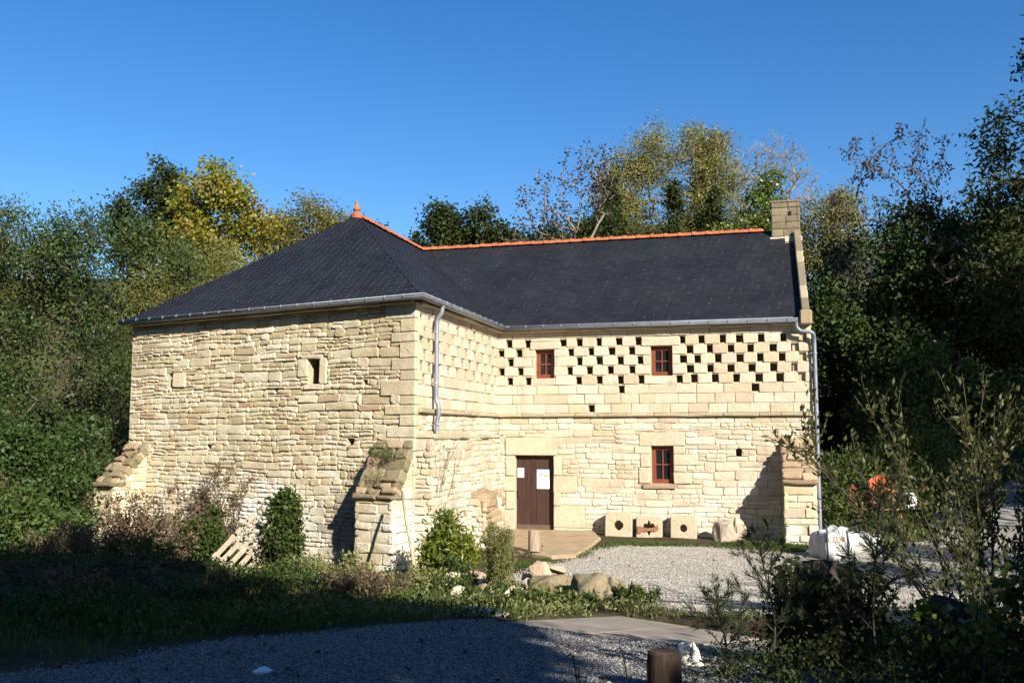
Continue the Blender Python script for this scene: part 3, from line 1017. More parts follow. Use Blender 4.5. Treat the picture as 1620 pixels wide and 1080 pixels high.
def slates(P, w=0.20, ex=0.105, hooks=0.55, rg=random.Random(3)):
    """overlapping slates on a convex face; P[0]->P[1] is the eave"""
    P = [A3(p) for p in P]
    a = P[1] - P[0]; La = np.linalg.norm(a); a = a / La
    n = plane_n(P)
    b = np.cross(n, a); b = b if b[2] > 0 else -b
    q = [((p - P[0]) @ a, (p - P[0]) @ b) for p in P]
    top = max(y for _, y in q)

    def span(y):
        xs = []
        for i in range(len(q)):
            (x0, y0), (x1, y1) = q[i], q[(i + 1) % len(q)]
            if (y0 <= y <= y1) or (y1 <= y <= y0):
                if abs(y1 - y0) < 1e-6: xs += [x0, x1]
                else: xs.append(x0 + (x1 - x0) * (y - y0) / (y1 - y0))
        return (min(xs), max(xs)) if xs else (0, 0)
    V, Fc, T, hk = [], [], [], MB()
    y, r = 0.0, 0
    while y < top - 0.01:
        yt = min(y + ex * 1.25, top - 1e-4)
        lo0, hi0 = span(y + 1e-4); lo1, hi1 = span(yt)
        x = min(lo0, lo1) - w * (0.5 if r % 2 else 1.0)
        while x < max(hi0, hi1):
            g = 0.002
            b0, b1 = max(x + g, lo0), min(x + w - g, hi0)
            t0, t1 = max(x + g, lo1), min(x + w - g, hi1)
            if b1 - b0 > 0.01 or t1 - t0 > 0.01:
                b1, t1 = max(b1, b0), max(t1, t0)
                h = 0.008 + rg.uniform(0, 0.004)
                dy = rg.uniform(-0.004, 0.004)
                k = len(V)
                for (xx, yy, hh) in ((b0, y + dy, -0.01), (b1, y + dy, -0.01), (b0, y + dy, h), (b1, y + dy, h + rg.uniform(-0.003, 0.003)), (t1, yt, 0.001), (t0, yt, 0.001)):
                    V.append(P[0] + a * xx + b * yy + n * hh)
                Fc += [(k, k + 1, k + 3, k + 2), (k + 2, k + 3, k + 4, k + 5)]
                T += [rg.random() ** 1.5] * 2
                if rg.random() < hooks and b1 - b0 > 0.1:
                    cx_ = (b0 + b1) / 2
                    pc = P[0] + a * cx_ + b * (y + 0.012) + n * (h + 0.003)
                    hk.add([pc - a * 0.005 - b * 0.011, pc + a * 0.005 - b * 0.011, pc + a * 0.005 + b * 0.011, pc - a * 0.005 + b * 0.011], [(0, 1, 2, 3)])
            x += w
        y += ex; r += 1
    if np.cross(a, b) @ n < 0:
        Fc = [f[::-1] for f in Fc]
    return V, Fc, T, hk


V_, F_, T_ = [], [], []
hk_all = MB()
for nm, hkp in (("front", 0.7), ("side", 0.5), ("wing", 0.10), ("left", 0.2), ("back", 0.0)):
    v, f, t, hk = slates(faces3[nm], hooks=hkp)
    k = len(V_)
    V_ += v; F_ += [tuple(i + k for i in q) for q in f]; T_ += t
    hk_all.add(hk.v, hk.f)
sl = obj("roof_slates", V_, F_, M['slate'], roof, tint=T_, kind="stuff")
hk_all.build("slate_hooks", M['hook'], roof, kind="stuff")
# valley lining
vd = (J - Iv); vl = np.linalg.norm(vd); vd = vd / vl

M['terracotta'] = plain_mat("orange_ridge_tile", (0.25, 0.075, 0.034), (0.42, 0.13, 0.056), 5, 0.85, 0.15, 0.4, 0.005, lo=0.3, hi=0.6)


def ridge_tiles(P, Q, pitch=0.372, r=0.125):
    d = Q - P; L = np.linalg.norm(d); d = d / L
    s = np.cross(d, UP); s /= np.linalg.norm(s)
    n = int(round(L / pitch))
    K = 8
    V, Fc = [], []
    rings = [(0.0, r), (0.30, r * 0.97), (0.30, r * 1.16), (0.385, r * 1.16), (0.385, r * 0.9)]
    for (x, rr) in rings:
        for j in range(K + 1):
            an = math.pi * (j / K) * 1.0
            V.append(d * x + s * (math.cos(an) * rr * 1.05) + UP * (math.sin(an) * rr * 0.80 - 0.05))
    for i in range(len(rings) - 1):
        for j in range(K):
            Fc.append((i * (K + 1) + j, i * (K + 1) + j + 1, (i + 1) * (K + 1) + j + 1, (i + 1) * (K + 1) + j))
    me = new_mesh("ridge_tile", V, Fc, M['terracotta'], True, 0.5)
    bm = bmesh.new(); bm.from_mesh(me)
    bmesh.ops.recalc_face_normals(bm, faces=bm.faces)
    for e in bm.edges:
        if len(e.link_faces) == 2 and e.calc_face_angle() > 0.6: e.smooth = False
    bm.to_mesh(me); bm.free()
    for i in range(n):
        o = link("ridge_tile", me, roof, P + d * (i * L / n) + UP * (0.02 + random.uniform(-0.004, 0.004)))
        o.rotation_euler = (0, random.uniform(-0.008, 0.008), random.uniform(-0.008, 0.008))


ridge_tiles(J + sv * -0.02, Apx)
ridge_tiles(lift(I0 + wv * 6.36 - nv * SET, RZ), J)
fb = MB()
fb.lathe(Apx + UP * -0.02, [(0.14, -0.05), (0.15, 0.04), (0.10, 0.08), (0.055, 0.105), (0.05, 0.13), (0.085, 0.16), (0.095, 0.19), (0.075, 0.23), (0.042, 0.27), (0.028, 0.33), (0.013, 0.39), (0.002, 0.43)], 16)
smooth_by_angle(fb.build("roof_finial", M['terracotta'], roof, smooth=True), 50)

# ---- chimney and gable coping
CH = MB()
ch_c = I0 + wv * 6.90 - nv * SET
CH.box(lift(ch_c, 7.62), (0.30, 0.28, 0.70), wv, nv, UP)
chim = CH.build("chimney", M['chimney'], mill)
for Fr, wd in ((Frame(ch_c - wv * 0.36 + nv * 0.30, wv, nv), 0.72), (Frame(ch_c + wv * 0.32 + nv * 0.34, -nv, wv), 0.68), (Frame(ch_c - wv * 0.32 - nv * 0.34, nv, -wv), 0.68), (Frame(ch_c + wv * 0.36 - nv * 0.30, -wv, -nv), 0.72)):
    z = 7.2
    for h in (0.2, 0.2, 0.18, 0.18, 0.2, 0.18):
        cut = rng.choice((0.3, 0.42, 0.36))
        lay(Fr, [(0, cut, z, z + h), (cut, wd, z, z + h)], rng, M['chimney'], chim, "chimney_stone", (0.02, 0.035), 0.004, None, 0.014, 0.004, True, back=-0.02)
        z += h
cap = MB()
cap.box(lift(ch_c, 8.33), (0.37, 0.35, 0.022), wv, nv, UP)
cap.build("chimney_top_slab", M['chimney'], chim)
fl = MB()
for sg in (1, -1):
    fl.box(lift(ch_c + nv * sg * 0.36, RZ - 0.32), (0.40, 0.035, 0.06), wv, nv, UP)
fl.build("chimney_base_slab", M['lintel'], chim)
# small vent in the chimney face: near-black plate as its shaded hollow
vb = MB(); vb.box(lift(ch_c + wv * 0.12 + nv * 0.338, 8.0), (0.03, 0.004, 0.055), wv, nv, UP); vb.build("chimney_vent", M['hollow_shade'], chim)
gableCop = []
for sgn, E_, in ((1, R0 + nv * 0.16), (-1, GE - nv * 0.1)):
    B = lift(E_, EZ + 0.05); T = lift(I0 + wv * 7.27 - nv * (SET - sgn * 0.32), RZ - 0.20)
    n = 7
    for i in range(n):
        p, q = B + (T - B) * (i / n), B + (T - B) * ((i + 1) / n)
        d = (q - p); ln = np.linalg.norm(d); d = d / ln
        U_ = wv; W_ = np.cross(U_, d); W_ /= np.linalg.norm(W_); W_ = W_ if W_[2] > 0 else -W_
        m_ = MB(); m_.box((p + q) / 2 - wv * 0.10 + W_ * 0.02, (0.085, ln / 2 - 0.004, 0.11), U_, d, W_, t=rng.random())
        bevel(m_.build("coping_stone", M['belt'] if i % 3 == 1 else M['chimney'], mill, origin=(p + q) / 2), 0.018)
for E_ in (R0 + nv * 0.14,):
    m_ = MB(); m_.box(lift(E_ - wv * 0.10, EZ - 0.0), (0.13, 0.16, 0.16), wv, nv, UP); bevel(m_.build("kneeler_stone", M['brown'], mill, origin=lift(E_, EZ)), 0.025)

# ---- eaves: stone lip, gutter, clips, downpipes
M['zinc'] = plain_mat("zinc_gutter", (0.17, 0.19, 0.22), (0.24, 0.265, 0.30), 4, 0.5, 0.4, 0.1, 0.003, metallic=0.35)
M['clip'] = plain_mat("zinc_clip", (0.22, 0.24, 0.27), (0.28, 0.30, 0.34), 4, 0.5, 0.4, 0, metallic=0.2)


def gutter(name, P, Q, out, miter0=0.0, miter1=0.0, r=0.085):
    """half round gutter from P to Q, hanging outside the eave"""
    P, Q = A3(P), A3(Q)
    d = Q - P; L = np.linalg.norm(d); d = d / L
    K = 8
    V, Fc = [], []
    prof = [(-r, 0.05)] + [(-math.cos(math.pi * j / K) * r, -math.sin(math.pi * j / K) * r * 0.95) for j in range(K + 1)] + [(r + 0.008, 0.012), (r + 0.012, 0.0), (r + 0.004, -0.006)]
    for e, mt, base in ((0, miter0, P), (1, miter1, Q)):
        for (x, z) in prof:
            V.append(base + out * (x + r) + UP * z + d * (mt * (x + r)))
    m = len(prof)
    for i in range(m - 1):
        Fc.append((i, i + 1, m + i + 1, m + i))
    o = obj(name, V, Fc, M['zinc'], mill, smooth=True)
    md = o.modifiers.new("thick", 'SOLIDIFY'); md.thickness = 0.006; md.offset = 0
    n = int(L / 0.42)
    for i in range(n):
        p = P + d * ((i + 0.5) * L / n)
        cb = MB()
        pts = [p + out * (2 * r + 0.022) + UP * 0.022, p + out * (2 * r + 0.016) + UP * -0.012]
        cb.box(p + out * (2 * r + 0.012) + UP * 0.0, (0.008, 0.007, 0.027), d, out, UP)
        cb.box(p + out * r + UP * 0.022, (0.010, r, 0.003), d, out, UP)
        cb.build("gutter_clip", M['clip'], o, origin=p)
    return o


gz0 = 4.875
e0 = 0.135
ci = math.tan(math.radians(90) / 2)
# mitres: inner corner (90 deg) and outer corner
gI = lift(I0 + (nv + sn) * e0, gz0)
cs2 = np.linalg.solve(np.array([[fn[0], fn[1]], [sn[0], sn[1]]]), [e0, e0])
gC = lift(C0 + A3((cs2[0], cs2[1], 0)), gz0)
outC = A3((cs2[0], cs2[1], 0)) / e0
gutter("gutter", gI, lift(I0 + wv * 7.02 + nv * e0, gz0), nv, miter0=1.0, miter1=0.0)
gutter("gutter", gC, gI, sn, miter0=outC @ (-sv), miter1=-1.0)
gutter("gutter", lift(L0 + fn * e0 + fv * 0.16, gz0), gC, fn, miter0=0.0, miter1=(outC @ (-fv)))


def eave_lip(F, u0, u1, mat, parent):
    u = u0
    while u < u1 - 0.01:
        w = rng.uniform(0.4, 1.1); w = u1 - u if u1 - u - w < 0.3 else w
        zt_ = 4.80
        V, Fc = stone_shape(F, (u, u + w, 4.745 + rng.uniform(-0.006, 0.012), 4.80 + rng.uniform(0, 0.01)), rng, 0.13 + rng.uniform(-0.03, 0.03), 0.004, -0.1, None, 0.014, 0.006, 0.012)
        obj("eave_stone", V, Fc, mat, parent, origin=np.mean(V, 0), tint=rng.random())
        u += w


eave_lip(FF, 0.0, 8.0, M['rubble'], front)
eave_lip(FS, 0.05, 5.45, M['pale'], side)
eave_lip(FW, 0.05, 7.2, M['ashlar'], wing)


def downpipe(pts, r, F=None, label=None):
    m = MB()
    P = [A3(p) for p in pts]
    S = [P[0]]
    for i in range(1, len(P) - 1):                          # rounded elbows
        a, b, c = P[i - 1], P[i], P[i + 1]
        k = min(0.09, np.linalg.norm(a - b) * 0.45, np.linalg.norm(c - b) * 0.45)
        p0 = b + (a - b) / np.linalg.norm(a - b) * k; p1 = b + (c - b) / np.linalg.norm(c - b) * k
        for t in (0, 0.25, 0.5, 0.75, 1):
            S.append(p0 * (1 - t) ** 2 + b * 2 * t * (1 - t) + p1 * t * t)
    S.append(P[-1])
    m.tube(S, r, 12)
    o = m.build("downpipe", M['zinc'], mill, smooth=True)
    smooth_by_angle(o, 60)
    if label: o["label"] = label
    return o


s0 = 4.72
dp1 = downpipe([FS.pt(s0, 4.82, 0.24), FS.pt(s0, 4.66, 0.22), FS.pt(s0, 4.55, 0.12), FS.pt(s0, 2.98, 0.12), FS.pt(s0, 2.86, 0.17), FS.pt(s0, 2.68, 0.17), FS.pt(s0, 2.58, 0.14), FS.pt(s0, 2.30, 0.14)], 0.043)
for z in (4.3, 3.3, 2.5):
    b_ = MB(); b_.lathe(FS.pt(s0, z, 0.10 if z > 3 else 0.16), [(0.054, -0.012), (0.058, 0), (0.054, 0.012)], 12); b_.box(FS.pt(s0, z, 0.03), (0.008, 0.05, 0.008), FS.U, FS.N, UP)
    b_.build("pipe_bracket", M['zinc'], dp1)
dp2 = downpipe([FW.pt(6.98, 4.80, 0.24), FW.pt(6.98, 4.70, 0.22), FW.pt(7.05, 4.60, 0.20), FW.pt(7.34, 4.56, 0.20), FW.pt(7.36, 4.42, 0.09), FW.pt(7.36, 2.5, 0.09), FW.pt(7.36, 0.2, 0.09)], 0.042)
for z in (4.1, 2.8, 1.4):
    b_ = MB(); b_.lathe(FW.pt(7.36, z, 0.09), [(0.054, -0.012), (0.058, 0), (0.054, 0.012)], 12); b_.box(FW.pt(7.30, z, 0.03), (0.05, 0.05, 0.008), FW.U, FW.N, UP)
    b_.build("pipe_bracket", M['zinc'], dp2)

# ---- windows and door
M['frame'] = plain_mat("red_brown_window_paint", (0.15, 0.035, 0.014), (0.21, 0.055, 0.022), 12, 0.5, 0.4, 0.1, 0.002)
gm, t_, b_ = base_mat("window_glass", 0.04, 0.5)
b_.inputs["Base Color"].default_value = (0.012, 0.013, 0.014, 1)
M['glass'] = gm
for (a, b, c, e) in WIN:
    dd = -0.15
    mb = MB()
    fwid = 0.055
    mb.box(FW.pt((a + b) / 2, c + fwid / 2, dd), ((b - a) / 2, fwid / 2, 0.035), wv, UP, nv)
    mb.box(FW.pt((a + b) / 2, e - fwid / 2, dd), ((b - a) / 2, fwid / 2, 0.035), wv, UP, nv)
    for x in (a + fwid / 2, b - fwid / 2):
        mb.box(FW.pt(x, (c + e) / 2, dd), (fwid / 2, (e - c) / 2 - fwid - 0.001, 0.034), wv, UP, nv)
    w = mb.build("window", M['frame'], mill, origin=FW.pt((a + b) / 2, c, dd))
    m2 = MB()                                        # casement, glazing bars
    ia, ib, ic, ie = a + fwid + 0.003, b - fwid - 0.003, c + fwid + 0.003, e - fwid - 0.003
    sw = 0.04
    for x in (ia + sw / 2, ib - sw / 2): m2.box(FW.pt(x, (ic + ie) / 2, dd + 0.012), (sw / 2, (ie - ic) / 2, 0.022), wv, UP, nv)
    for z in (ic + sw / 2, ie - sw / 2): m2.box(FW.pt((ia + ib) / 2, z, dd + 0.012), ((ib - ia) / 2 - sw - 0.001, sw / 2, 0.021), wv, UP, nv)
    m2.box(FW.pt((ia + ib) / 2, (ic + ie) / 2, dd + 0.012), (0.013, (ie - ic) / 2 - sw - 0.001, 0.019), wv, UP, nv)
    for sx in (-1, 1):
        hw = (ib - ia) / 4 - sw / 2 - 0.0075
        m2.box(FW.pt((ia + ib) / 2 + sx * (0.0135 + hw), (ic + ie) / 2, dd + 0.012), (hw, 0.013, 0.018), wv, UP, nv)
    cs_ = m2.build("casement", M['frame'], w)
    pm = [(x0, x1, z0, z1) for x0, x1 in ((ia + sw, (ia + ib) / 2 - 0.013), ((ia + ib) / 2 + 0.013, ib - sw)) for z0, z1 in ((ic + sw, (ic + ie) / 2 - 0.013), ((ic + ie) / 2 + 0.013, ie - sw))]
    for (x0, x1, z0, z1) in pm:
        g = MB(); g.box(FW.pt((x0 + x1) / 2, (z0 + z1) / 2, dd), ((x1 - x0) / 2, (z1 - z0) / 2, 0.003), wv, UP, nv); g.build("pane", M['glass'], w)
    bx = MB(); bx.box(FW.pt((a + b) / 2, (c + e) / 2, -0.50), ((b - a) / 2 + 0.05, (e - c) / 2 + 0.05, 0.03), wv, UP, nv); bx.build("room_shade_panel", M['hollow_shade'], w)  # near-black panel stands for the unlit room behind the panes

M['door'] = plain_mat("dark_oak_door", (0.030, 0.013, 0.009), (0.060, 0.028, 0.018), 3, 0.6, 0.35, 0.5, 0.008, stretch=(9, 9, 0.7), bscale=9)
M['door_base'] = plain_mat("worn_oak_rail", (0.085, 0.055, 0.032), (0.13, 0.09, 0.055), 6, 0.7, 0.3, 0.4, 0.006)
M['iron'] = plain_mat("dark_iron", (0.02, 0.017, 0.015), (0.05, 0.03, 0.022), 20, 0.6, 0.4, 0.3, 0.002)
dd = -0.15
dm = MB(); dm.box(FW.pt((DOOR[0] + DOOR[1]) / 2, 0.92, dd - 0.05), (0.49, 0.91, 0.03), wv, UP, nv)
door = dm.build("door", M['iron'], mill, origin=FW.pt(DOOR[0], 0.03, dd))
cuts = [0.435, 0.79, 0.915, 1.37]
for i in range(3):
    a, b = cuts[i], cuts[i + 1]
    k = MB(); k.box(FW.pt((a + b) / 2, 0.98, dd + (0.012 if i == 1 else 0)), ((b - a) / 2 - 0.003, 0.82, 0.02), wv, UP, nv)
    bevel(k.build("board", M['door'], door, origin=FW.pt((a + b) / 2, 0.9, dd)), 0.004)
k = MB(); k.box(FW.pt(0.9025, 0.10, dd + 0.014), (0.467, 0.06, 0.022), wv, UP, nv); bevel(k.build("bottom_rail", M['door_base'], door), 0.004)
k = MB(); k.tube([FW.pt(0.49, 0.98, dd + 0.02), FW.pt(0.49, 0.96, dd + 0.06), FW.pt(0.49, 0.82, dd + 0.06), FW.pt(0.49, 0.80, dd + 0.02)], 0.011, 8)
k.box(FW.pt(0.49, 0.89, dd + 0.024), (0.022, 0.13, 0.004), wv, UP, nv); k.build("handle", M['iron'], door)
# slit window board in the front wall
k = MB(); k.box(FF.pt(2.485, 3.56, -0.26), (0.10, 0.25, 0.012), fv, UP, fn); k.build("window_board", plain_mat("grey_board", (0.09, 0.075, 0.06), (0.16, 0.13, 0.10), 5, 0.8, 0.2, 0.4, 0.004, stretch=(8, 8, 0.8)), front)
flush_budget(300)

M['slab'] = plain_mat("ochre_step_stone", (0.27, 0.20, 0.115), (0.38, 0.29, 0.175), 3, 0.9, 0.15, 0.5, 0.012, bscale=22)


def rock(name, label, cat, c, size, mat, group=None, seed=0, rotz=0.0, npts=16, bev=0.06, root=True, sink=0.12, pw=0.55):
    rg = random.Random(seed)
    bm = bmesh.new()
    for _ in range(npts):
        v = Vector((rg.gauss(0, 1), rg.gauss(0, 1), rg.gauss(0, 1))).normalized()
        m = max(abs(v.x), abs(v.y), abs(v.z)) ** pw
        bm.verts.new(v / m * 0.5 * rg.uniform(0.9, 1.05))
    r = bmesh.ops.convex_hull(bm, input=bm.verts)
    bmesh.ops.delete(bm, geom=[g for g in r.get("geom_interior", []) if isinstance(g, bmesh.types.BMVert)], context='VERTS')
    bmesh.ops.dissolve_limit(bm, angle_limit=0.2, verts=bm.verts, edges=bm.edges)
    bmesh.ops.bevel(bm, geom=list(bm.edges), offset=bev * 0.6, segments=2, affect='EDGES', profile=0.6, clamp_overlap=True)
    bmesh.ops.triangulate(bm, faces=bm.faces)
    bmesh.ops.subdivide_edges(bm, edges=[e for e in bm.edges if e.calc_length() > 0.12], cuts=2, use_grid_fill=True)
    bmesh.ops.triangulate(bm, faces=bm.faces)
    for _ in range(2):
        bmesh.ops.smooth_vert(bm, verts=bm.verts, factor=0.5, use_axis_x=True, use_axis_y=True, use_axis_z=True)
    for v in bm.verts:
        d_ = mnoise.noise(v.co * 3.1 + Vector((seed * 1.7, 0, 0))) * 0.09 + mnoise.noise(v.co * 8 + Vector((0, seed * 1.3, 0))) * 0.045
        v.co += v.co.normalized() * d_
    zmin = min(v.co.z for v in bm.verts)
    mt = Matrix.Rotation(rotz, 4, 'Z') @ Matrix.Diagonal((*size, 1))
    for v in bm.verts:
        v.co.z -= zmin + sink
        v.co = mt @ v.co
        v.co += Vector((mnoise.noise(v.co * 9 + Vector((seed, 0, 0))), mnoise.noise(v.co * 9 + Vector((0, seed, 3))), mnoise.noise(v.co * 9))) * 0.05 * min(size)
    bmesh.ops.recalc_face_normals(bm, faces=bm.faces)
    me = bpy.data.meshes.new(name); bm.to_mesh(me); bm.free()
    me.materials.append(mat)
    at = me.attributes.new("tint", 'FLOAT', 'FACE'); at.data.foreach_set("value", np.full(len(me.polygons), rg.random(), np.float32))
    o = link(name, me, None, c)
    me.polygons.foreach_set("use_smooth", np.ones(len(me.polygons), bool))
    tag(o, label, cat, group)
    return o


# ------------------------------------------------------------------ the forecourt things
# door step: one big worn slab
pp = [(-0.32, 19.9), (0.15, 18.55), (0.75, 17.85), (1.22, 17.95), (1.62, 19.2), (1.95, 20.6), (1.9, 21.85), (0.3, 22.28), (-0.3, 22.4)]
sb = MB()
n_ = len(pp)
cx0, cy0 = np.mean([p[0] for p in pp]), np.mean([p[1] for p in pp])
sv_ = [(x, y, -0.15) for x, y in pp] + [(x, y, float(gz(x, y)) + 0.045 + 0.01 * math.sin(i * 2.1)) for i, (x, y) in enumerate(pp)] + [((x - cx0) * 0.97 + cx0, (y - cy0) * 0.97 + cy0, float(gz(x, y)) + 0.07) for x, y in pp]
sf = [tuple(range(2 * n_, 3 * n_))]
for r in range(2):
    sf += [(r * n_ + i, r * n_ + (i + 1) % n_, (r + 1) * n_ + (i + 1) % n_, (r + 1) * n_ + i) for i in range(n_)]
sb.add(sv_, sf)
tag(sb.build("door_step", M['slab'], origin=(cx0, cy0, 0)), "broad worn ochre stone slab laid in front of the mill door", "door step")

# short log standing on the slab
M['log'] = plain_mat("weathered_log", (0.22, 0.16, 0.11), (0.38, 0.30, 0.22), 4, 0.85, 0.2, 0.8, 0.012, stretch=(7, 7, 1.0), bscale=7)
M['log_end'] = plain_mat("cut_log_end", (0.30, 0.20, 0.11), (0.40, 0.28, 0.17), 9, 0.85, 0.2, 0.3, 0.004)
lp = A3((0.43, 18.35, 0.055))
lg = thing("log_stool", "short upright log standing on the slab before the door", "log", lp)
m_ = MB(); k_ = 18
rad = lambda j, z: 0.108 * (1 + 0.05 * math.sin(j * 2.3) + 0.04 * math.sin(j * 5.1 + z * 4))
vv = [(lp[0] + rad(j, z) * (1.08 if z == 0 else 1) * math.cos(j * 2 * math.pi / k_), lp[1] + rad(j, z) * math.sin(j * 2 * math.pi / k_), lp[2] + z) for z in (0, 0.06, 0.22, 0.40) for j in range(k_)]
m_.add(vv, [(r * k_ + j, r * k_ + (j + 1) % k_, (r + 1) * k_ + (j + 1) % k_, (r + 1) * k_ + j) for r in range(3) for j in range(k_)])
m_.build("bark", M['log'], lg, smooth=True)
m_ = MB(); m_.add([(lp[0], lp[1], lp[2] + 0.395)] + [(*v[:2], lp[2] + 0.40) for v in vv[-k_:]], [(0, 1 + j, 1 + (j + 1) % k_) for j in range(k_)]); m_.build("cut_end", M['log_end'], lg)


# square stone blocks leaning on the wall
def holed_block(label, u, w, h, th, hole, pic, lean, z0, tone, edge=8):
    """block face in wall frame; hole: list of outline points (relative to centre); returns root"""
    base = FW.pt(u, z0, 0.10 + th + math.sin(lean) * h)
    root = thing("stone_block", label, "stone block", base, "square stone blocks leaning against the wing wall")
    N_ = nv * math.cos(lean) + UP * math.sin(lean)
    V_up = UP * math.cos(lean) - nv * math.sin(lean)
    rg = random.Random(int(u * 100))
    # outer outline with as many points as the hole
    n = len(hole)
    out = []
    for (x, y) in hole:
        an = math.atan2(y, x)
        s = 1 / max(abs(math.cos(an)) / (w / 2), abs(math.sin(an)) / (h / 2))
        out.append((math.cos(an) * s * rg.uniform(0.985, 1.0), math.sin(an) * s * rg.uniform(0.985, 1.0)))
    cz = base + V_up * (h / 2)
    P = lambda x, y, d: cz + wv * x + V_up * y + N_ * d
    V, Fc = [], []
    ringdefs = [(hole, -th, 1), (hole, -0.012, 1), (hole, 0.0, 1.06), (out, 0.0, 0.955), (out, -0.022, 1), (out, -th, 1)]
    for pts, d, s in ringdefs:
        V += [P(x * s, y * s, d + (rg.uniform(-0.004, 0.004) if d == 0 else 0)) for x, y in pts]
    for r in range(5):
        for i in range(n):
            Fc.append((r * n + i, r * n + (i + 1) % n, (r + 1) * n + (i + 1) % n, (r + 1) * n + i))
    for i in range(n):
        Fc.append((5 * n + i, 5 * n + (i + 1) % n, (i + 1) % n, i))
    o = obj("block", V, Fc, M[tone], root, tint=0.5)
    bm = bmesh.new(); bm.from_mesh(o.data); bmesh.ops.recalc_face_normals(bm, faces=bm.faces); bm.to_mesh(o.data); bm.free()
    bevel(o, 0.006)
    return root, P


M['blockstone'] = stone_mat("block_stone", [(0, (0.40, 0.33, 0.22)), (1, (0.46, 0.38, 0.26))], 0.4, 0.5)
circ = lambda r, n=32, ph=0.0: [(r * math.cos(2 * math.pi * (i + ph) / n), r * math.sin(2 * math.pi * (i + ph) / n)) for i in range(n)]
oct_ = [(0.115 * (1 / max(abs(math.cos(a)), abs(math.sin(a)), (abs(math.cos(a)) + abs(math.sin(a))) / 1.33)) * 0.93 * math.cos(a), 0.115 * (1 / max(abs(math.cos(a)), abs(math.sin(a)), (abs(math.cos(a)) + abs(math.sin(a))) / 1.33)) * 0.93 * math.sin(a)) for a in [2 * math.pi * (i + 0.5) / 32 for i in range(32)]]
holed_block("square stone block with a large eight sided hole, nearest the door", 2.97, 0.62, 0.62, 0.26, oct_, None, 0.13, -0.06, 'blockstone')
star = []
for i in range(48):
    a = 2 * math.pi * (i + 0.5) / 48
    r = 0.095 + 0.075 * max(0, math.cos(4 * a)) ** 3 * (1 if abs(math.sin(a)) > 0.5 else 0.6) + (0.03 if math.sin(a) > 0.2 and abs(math.cos(a)) > 0.55 else 0)
    star.append((r * math.cos(a) * 1.15, r * math.sin(a)))
rt, P_ = holed_block("square stone block with a cross shaped hole and a rusty iron bar across it", 3.66, 0.58, 0.55, 0.26, star, None, 0.12, -0.07, 'blockstone')
M['rust'] = plain_mat("rusty_iron", (0.22, 0.085, 0.05), (0.30, 0.13, 0.08), 14, 0.85, 0.3, 0.6, 0.006)
bar = [(-0.25, 0.055), (-0.19, 0.06), (-0.12, 0.025), (0, 0.02), (0.10, 0.03), (0.17, 0.085), (0.215, 0.09), (0.215, -0.02), (0.16, -0.05), (0.05, -0.045), (-0.08, -0.055), (-0.15, -0.06), (-0.18, -0.105), (-0.25, -0.10)]
bv = [P_(x, y - 0.02, d) for d in (0.002, 0.035) for x, y in bar]
nb_ = len(bar)
ob = obj("iron_bar", bv, [tuple(range(nb_, 2 * nb_)), tuple(range(nb_ - 1, -1, -1))] + [(i, (i + 1) % nb_, nb_ + (i + 1) % nb_, nb_ + i) for i in range(nb_)], M['rust'], rt)
bm = bmesh.new(); bm.from_mesh(ob.data); bmesh.ops.recalc_face_normals(bm, faces=bm.faces); bm.to_mesh(ob.data); bm.free()
holed_block("square stone block with a small round hole, furthest from the door", 4.43, 0.58, 0.60, 0.24, circ(0.082), None, 0.13, -0.08, 'blockstone')
M['greyrock'] = stone_mat("grey_boulder_stone", [(0, (0.26, 0.22, 0.17)), (1, (0.34, 0.29, 0.23))], 0.5, 0.5)
M['palerock'] = stone_mat("pale_loose_stone", [(0, (0.44, 0.37, 0.25)), (1, (0.58, 0.50, 0.36))], 0.4, 0.3)
M['redrock'] = stone_mat("reddish_loose_stone", [(0, (0.36, 0.22, 0.14)), (0.5, (0.46, 0.30, 0.20)), (1, (0.52, 0.38, 0.27))], 0.35, 0.2)
p = FW.pt(5.33, 0, 0.62)
rock("boulder", "rough grey rounded boulder on the grass right of the holed blocks", "boulder", (p[0], p[1], -0.05), (0.56, 0.46, 0.52), M['greyrock'], seed=4, npts=34, bev=0.05, pw=0.7, sink=0.05)
p = FW.pt(5.66, 0, 0.30)
rock("boulder", "pale rough stone perched between the grey boulder and the wall", "boulder", (p[0], p[1], -0.05), (0.36, 0.30, 0.66), M['palerock'], seed=9, rotz=0.5, npts=14, sink=0.06)

# notices on the door
M['paper'] = plain_mat("white_paper", (0.78, 0.79, 0.80), (0.80, 0.81, 0.82), 3, 0.7, 0.2, 0)
M['ink_blue'] = plain_mat("blue_print", (0.10, 0.16, 0.45), (0.12, 0.18, 0.48), 3, 0.7, 0.2, 0)
M['ink_grey'] = plain_mat("grey_print", (0.22, 0.23, 0.27), (0.27, 0.28, 0.32), 3, 0.7, 0.2, 0)
M['ink_orange'] = plain_mat("orange_print", (0.60, 0.28, 0.08), (0.65, 0.33, 0.10), 3, 0.7, 0.2, 0)
M['ink_dark'] = plain_mat("dark_print", (0.10, 0.09, 0.10), (0.13, 0.12, 0.12), 3, 0.7, 0.2, 0)


def notice(label, a, b, c, e, marks):
    r = thing("paper_notice", label, "notice", FW.pt((a + b) / 2, (c + e) / 2, dd + 0.036), "paper notices pinned to the door")
    m_ = MB(); m_.box(FW.pt((a + b) / 2, (c + e) / 2, dd + 0.036), ((b - a) / 2, (e - c) / 2, 0.0015), wv, UP, nv); m_.build("sheet", M['paper'], r)
    for mt, lst in marks.items():
        m_ = MB()
        for (x0, x1, z0, z1) in lst:
            m_.box(FW.pt(a + (b - a) * (x0 + x1) / 2, c + (e - c) * (z0 + z1) / 2, dd + 0.0385), ((b - a) * (x1 - x0) / 2, (e - c) * (z1 - z0) / 2, 0.0006), wv, UP, nv)
        m_.build("print", M[mt], r)


